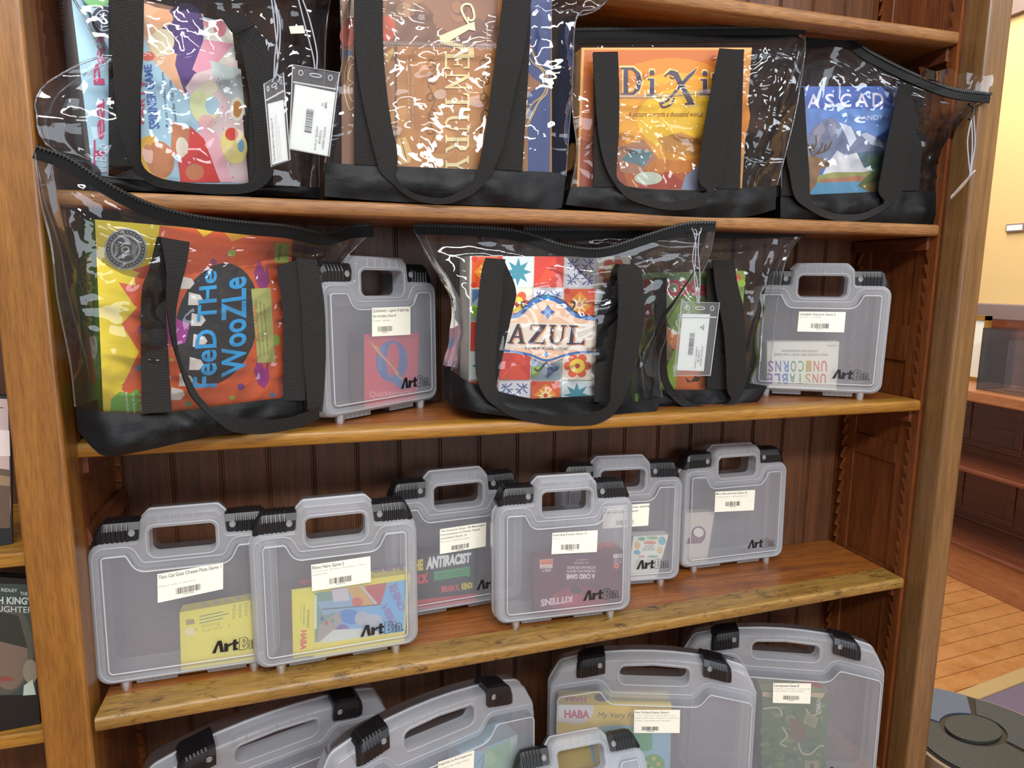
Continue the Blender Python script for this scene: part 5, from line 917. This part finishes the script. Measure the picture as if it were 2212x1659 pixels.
tb4 = tote('clear tote bag at the right end of the upper shelf holding the mountain picture box',
     [(1686, 424), (1760, 420), (1900, 414), (1990, 411), (2057, 420)], [(1686, 470), (1760, 474), (1900, 480), (1960, 490), (1992, 500), (2046, 472)], .11,
     [(1742, 90, .06), (1825, 92, .05), (1875, 122, .03), (1960, 165, .01), (2050, 200, -.03), (2138, 212, -.06)], [(1690, 340), (1705, 250), (1730, 150, .03)], [(2068, 350), (2078, 280, -.01), (2110, 235, -.04)], ZB, seed=8, amp=.008, y0=.016, zw=11,
     sewn=[([(1712, 200), (1686, 423)], [(1735, 190), (1742, 423)], .014), ([(1945, 190), (1932, 412)], [(2000, 190), (1984, 412)], .014)],
     handle=[([(1724, 188), (1700, 320), (1706, 376), (1717, 425), (1742, 449), (1790, 473), (1850, 477), (1895, 462), (1926, 439), (1948, 414), (1960, 360), (1982, 266), (1999, 186)],
              [(1737, 188), (1744, 313), (1748, 370), (1750, 417), (1754, 438), (1800, 460), (1855, 462), (1888, 450), (1911, 436), (1899, 414), (1907, 360), (1926, 266), (1944, 180)], .004)])
mb = MB(); e1, e2, e3 = P(1985, 145, -.03), P(2147, 165, -.062), P(2138, 205, -.062); e4 = P(1990, 170, -.01)
mb.grid([[e1.lerp(e2, i / 12) + V((0, .004 * math.sin(i), .003 * math.sin(i * 1.7))) for i in range(13)], [e4.lerp(e3, i / 12) for i in range(13)]]); mb.build('zip_end_flap', 'vinyl1', tb4)
# big bag at left of the middle shelf
tote('big slumped clear tote bag with the yellow and orange box, beside the left post',
     [(163, 878, -.058), (195, 884, -.062), (228, 890, -.062), (305, 893, -.05), (372, 890, -.035), (450, 880, -.018), (560, 865, .008), (655, 855, .03)], [(168, 930, -.05), (200, 968, -.062), (236, 986, -.066), (330, 970, -.052), (400, 954, -.035), (480, 940, -.015), (560, 930, .008), (655, 920, .03)], .10,
     [(76, 328, -.085), (140, 350, -.085), (200, 388, -.08), (260, 424, -.07), (330, 455, -.055), (420, 478, -.035), (520, 491, -.01), (620, 500, .02), (700, 515, .05), (760, 500, .07), (806, 497, .08)], [(152, 780, -.075), (126, 650, -.085), (112, 530, -.09), (88, 430, -.09)], [(664, 780, .035), (690, 650, .045), (745, 560, .07)], ZC, vin='vinyl1', seed=11, amp=.009, zw=15, baseamp=.010,
     sewn=[([(340, 511, -.056), (321, 585, -.060), (306, 629, -.060), (304, 739, -.060), (307, 894, -.056)], [(352, 513, -.048), (359, 585, -.050), (357, 636, -.050), (362, 739, -.050), (371, 889, -.046)], None), ([(597, 575, .012), (610, 670, .016), (612, 773, .018), (613, 865, .020)], [(642, 560, .012), (655, 670, .016), (660, 773, .018), (660, 865, .020)], None)],
     handle=[([(347, 512, -.056), (359, 585, -.064), (359, 643, -.066), (369, 722, -.066), (386, 780, -.064), (407, 842, -.062), (428, 873, -.058), (465, 907, -.050), (503, 932, -.042), (558, 938, -.03), (610, 932, -.015), (652, 922, 0), (690, 905, .012)],
              [(410, 523, -.052), (404, 567, -.056), (390, 622, -.058), (381, 670, -.060), (381, 722, -.060), (390, 774, -.058), (410, 818, -.056), (434, 859, -.052), (472, 893, -.046), (524, 904, -.038), (592, 907, -.024), (644, 898, -.006), (690, 878, .01)], None),
             ([(640, 556, .006), (650, 650, .01), (655, 760, .012), (662, 850, .012), (664, 885, .010)], [(684, 560, .006), (700, 650, .01), (704, 760, .012), (700, 850, .012), (696, 890, .010)], None)])
tote('clear tote bag with the blue tile-patterned box in the middle of the shelf',
     [(975, 800, .05), (1008, 822, .022), (1067, 842, .024), (1143, 860, .024), (1229, 870, .028), (1345, 875, .032), (1429, 858, .034)], [(978, 876, .05), (1020, 888, .012), (1085, 898, .006), (1200, 912, .004), (1302, 917, .004), (1383, 922, .006), (1415, 895, .02)], .068,
     [(893, 495, .08), (1000, 498, .07), (1100, 505, .06), (1160, 520, .05), (1215, 538, .04), (1300, 545, .02), (1400, 515, .005), (1480, 492, -.01), (1545, 489, -.02)], [(990, 720, .04), (980, 640, .05), (930, 560, .07)], [(1425, 770, .03), (1470, 670, .015), (1525, 570, -.005)], ZC, seed=15, amp=.008, zw=11,
     sewn=[([(1083, 566, .018), (1078, 634, .020), (1070, 720, .020), (1062, 838, .018)], [(1089, 564, .026), (1114, 628, .030), (1102, 691, .030), (1070, 839, .024)], None), ([(1329, 570, .024), (1296, 657, .028), (1290, 691, .030), (1283, 868, .028)], [(1345, 572, .018), (1345, 657, .020), (1345, 700, .022), (1345, 872, .024)], None)],
     handle=[([(1050, 557), (1042, 580), (1035, 634), (1028, 720), (1029, 807), (1047, 856), (1076, 882), (1114, 903), (1186, 918), (1258, 920), (1296, 914), (1330, 890), (1357, 836), (1374, 778), (1390, 706), (1391, 634), (1384, 585), (1372, 571)],
              [(1092, 560), (1086, 600), (1085, 634), (1075, 720), (1070, 807), (1078, 850), (1092, 876), (1143, 892), (1200, 897), (1258, 894), (1298, 886), (1317, 868), (1319, 830), (1325, 778), (1334, 706), (1336, 634), (1334, 590), (1340, 570)], -.002)])
tote('clear tote bag with the green box, standing behind the tile box bag',
     [(1390, 842), (1470, 842), (1527, 842), (1607, 842), (1658, 834)], [(1392, 880), (1470, 886), (1534, 889), (1618, 884), (1642, 862)], .09,
     [(1130, 503, .11), (1300, 504, .10), (1500, 504, .08), (1650, 503, .07), (1738, 500, .06)], [(1380, 760), (1340, 640), (1200, 540, .1)], [(1668, 740), (1680, 644), (1698, 558)], ZC, seed=21, amp=.008, y0=.062, zw=11,
     sewn=[([(1526, 580), (1527, 840)], [(1572, 575), (1572, 842)], .060)],
     handle=[([(1412, 600), (1418, 740), (1432, 828), (1458, 866), (1500, 889), (1552, 891), (1592, 868), (1607, 842), (1612, 798), (1607, 675), (1595, 620), (1585, 560)],
              [(1440, 600), (1440, 740), (1445, 820), (1480, 862), (1524, 878), (1560, 876), (1580, 863), (1571, 842), (1568, 780), (1562, 706), (1546, 626), (1540, 562)], .045)])
# ------------------------------------------------------------------ luggage tags
def idtag(label, q, card, cords, y, seed, head=None, cardlab=None):
    c = P(*q[3], y); t = thing('luggage_tag', label, 'tag', c); f = on_plane(c, V((0, -1, 0))); c4 = [f(*p) for p in q]
    mb = MB(); mb.add([p for p in c4] + [p + V((0, .003, 0)) for p in c4], [(3, 2, 1, 0), (4, 5, 6, 7), (0, 1, 5, 4), (1, 2, 6, 5), (2, 3, 7, 6), (3, 0, 4, 7)]); mb.build('clear_pouch', 'pouch', t)
    mb = MB(); mb.tube([p + V((0, -.0005, 0)) for p in c4], .0008, 4, True); u = lambda a, b_: (c4[0] * (1 - a) + c4[1] * a) * (1 - b_) + (c4[3] * (1 - a) + c4[2] * a) * b_
    mb.tube([u(.03, .2), u(.97, .2)], .0012, 4); mb.tube([u(.5 + .13 * math.cos(w), .08 + .02 * math.sin(w)) + V((0, -.0006, 0)) for w in [k * .5 for k in range(13)]], .0007, 4, True)
    for a in (.18, .82): mb.tube([u(a + .045 * math.cos(w), .08 + .03 * math.sin(w)) + V((0, -.0006, 0)) for w in [k * .5 for k in range(13)]], .0006, 4, True)
    mb.build('pouch_rim', 'rimline', t)
    a = Art(f, V((0, -1, 0)), lift=-.0012, step=-0.0 + 2.5e-5); a.quad(card, 'eceee6'); g = a.sq(card); a.z = -.0009
    if head is None:
        a.bars([g(.40, .78), g(.40, .38), g(.62, .38), g(.62, .78)][::-1] if False else [g(.36, .36), g(.36, .74), g(.58, .74), g(.58, .36)][0:4], '3c3c40', 22, seed) if False else None
        F_ = lambda x0, x1, y0, y1: [g(x1, y0), g(x1, y1), g(x0, y1), g(x0, y0)]
        a.bars(F_(.34, .52, .34, .72), '3c3c40', 22, seed); a.text('WHITING LIBRARY', F_(.82, .88, .56, .92), '8c8c8c'); a.text('P O BOX 68', F_(.72, .78, .64, .84), '6c6c6c'); a.text('CHESTER, VT 05143', F_(.62, .68, .58, .95), '7c7c7c'); a.text('GAME', F_(.78, .83, .18, .28), '606060', .01); a.text('12' if seed == 1 else '8', F_(.70, .75, .21, .25), '606060', .01)
    else:
        a.text(head, [g(.12, .97), g(.12, .25), g(.24, .25), g(.24, .97)], '4c4c50', .015)
        for k, l in enumerate((.75, .8, .6)): a.text('1 board, 4 trays, food pieces and cards', [g(.34 + k * .11, .97), g(.34 + k * .11, 1 - l), g(.40 + k * .11, 1 - l), g(.40 + k * .11, .97)], '9c9c9c')
    a.build('name_card', t)
    mb = MB()
    for cd_ in cords: mb.tube(crom(pts(cd_, y - .003), 30), .0010, 6)
    mb.build('cord_loop', 'cord', t); return t
idtag('narrow hanging tag with white card, left of the two tags between the first bags', [(570, 182), (612, 157), (627, 345), (586, 361)], [(578, 224), (612, 215), (622, 345), (588, 356)], [[(592, 168), (594, 120), (600, 60), (590, -20)], [(594, 168), (604, 100), (603, 40), (586, -20)], [(596, 165), (600, 130), (594, 60), (584, -20)], [(588, 178), (596, 160), (604, 168), (600, 178)]], -.03, 3, head='Tea Party Spinner Game Game 10')
idtag('wide hanging tag with barcode card, right of the two tags between the first bags', [(632, 140), (733, 157), (711, 338), (625, 322)], [(637, 181), (725, 199), (708, 336), (625, 320)], [[(680, 150), (676, 120), (660, 60), (640, -20)], [(684, 150), (684, 110), (668, 40), (646, -20)]], -.034, 1)
idtag('hanging tag with barcode card in front of the green box bag', [(1472, 652), (1554, 654), (1534, 811), (1455, 812)], [(1475, 678), (1535, 679), (1521, 802), (1463, 800)], [[(1508, 655), (1506, 610), (1496, 560), (1505, 505), (1500, 495)], [(1510, 655), (1512, 600), (1508, 540), (1511, 500)], [(1506, 655), (1500, 600), (1503, 530), (1498, 500)], [(1494, 493), (1502, 506), (1512, 504), (1515, 492)]], -.028, 2)
t = thing('cord_tag', 'clear plastic cord and edge-on tag hanging from the zip at the far right', 'tag', P(2060, 420, -.05))
mb = MB()
for c_ in ([(2100, 250), (2090, 300), (2092, 345), (2096, 380)], [(2103, 250), (2106, 310), (2100, 350), (2097, 380)], [(2098, 252), (2100, 320), (2094, 380), (2090, 385)]): mb.tube(crom(pts(c_, -.06), 24), .0012, 6)
mb.build('cord_loop', 'cord', t); mb = MB(); ribbon(mb, pts([(2108, 368), (2085, 392), (2056, 425)], -.062), pts([(2100, 378), (2084, 400), (2056, 430)], -.058), .002, 12); mb.build('clear_pouch', 'rimline', t)
mb = MB(); mb.tube(crom(pts([(2092, 225), (2103, 232), (2101, 248), (2094, 258)], -.063), 12), .0022, 6); mb.build('zip_pull', 'teeth', t)
# loose price sticker on the first bag
t = thing('price_sticker', 'small blank cream sticker on clear vinyl near the top left', 'sticker', P(645, 63, .06)); a = Art(on_plane(P(645, 63, .06), V((0, -1, 0))), V((0, -1, 0))); a.quad([(624, 57), (655, 55), (659, 72), (628, 73)], 'e4d4c4'); a.build('sticker_paper', t)
# ================================================================== DISC CASES IN THE LEFT BAY
def dvd(label, q, yl, yr, base):
    return game_box(label, q, yl, yr, .016, base, '101114', cat='disc case', name='disc_case')
g = dvd('disc case with pale pink sky on its cover, left of the left post', [(-90, 850), (22, 856), (26, 1140), (-90, 1150)], .0, .015, ZL1 + .001)
a = art(g); a.poly([(-90, 856), (17, 862), (23, 1090), (21, 1140), (-90, 1146)], 'b8a09c'); a.poly([(-90, 920), (20, 930), (22, 985), (-90, 985)], 'd8c8c4'); a.poly([(-90, 1000), (22, 1015), (22, 1140), (-90, 1146)], '5c4838'); a.poly([(-90, 1010), (22, 1030), (22, 1050), (-90, 1040)], '8c7458'); a.text('IT', [(-40, 876), (8, 880), (8, 896), (-40, 894)], '50484c'); a.build('printed_cover', g.t)
g = dvd('disc case with dim grey-green portrait cover, lower left beside the left post', [(-90, 1240), (72, 1252), (84, 1512), (-90, 1520)], -.012, -.004, ZL2 + .001)
a = art(g); a.poly([(-90, 1258), (70, 1262), (78, 1500), (-90, 1504)], '34423e'); a.ell(10, 1400, 62, 100, '4c4c44'); a.ell(20, 1420, 40, 70, '6c5c50'); a.ell(12, 1466, 18, 6, '7c4440'); a.ell(66, 1450, 16, 26, '7c7464'); a.poly([(-90, 1300), (40, 1330), (60, 1400), (-20, 1380)], '2c302c'); a.poly([(52, 1480), (70, 1468), (78, 1500), (50, 1502)], 'a8b4a8')
a.text('DAISY RIDLEY', [(-30, 1268), (38, 1272), (38, 1279), (-30, 1276)], 'a8b0a8', .02); a.text('THE', [(44, 1278), (60, 1279), (60, 1286), (44, 1285)], 'c0c4c0', .01); a.text("MARSH KING'S", [(-52, 1286), (72, 1290), (72, 1306), (-52, 1303)], 'b0bab4', .03); a.text('DAUGHTER', [(-34, 1307), (72, 1311), (72, 1324), (-34, 1320)], 'b0bab4', .005)
a.build('printed_cover', g.t)
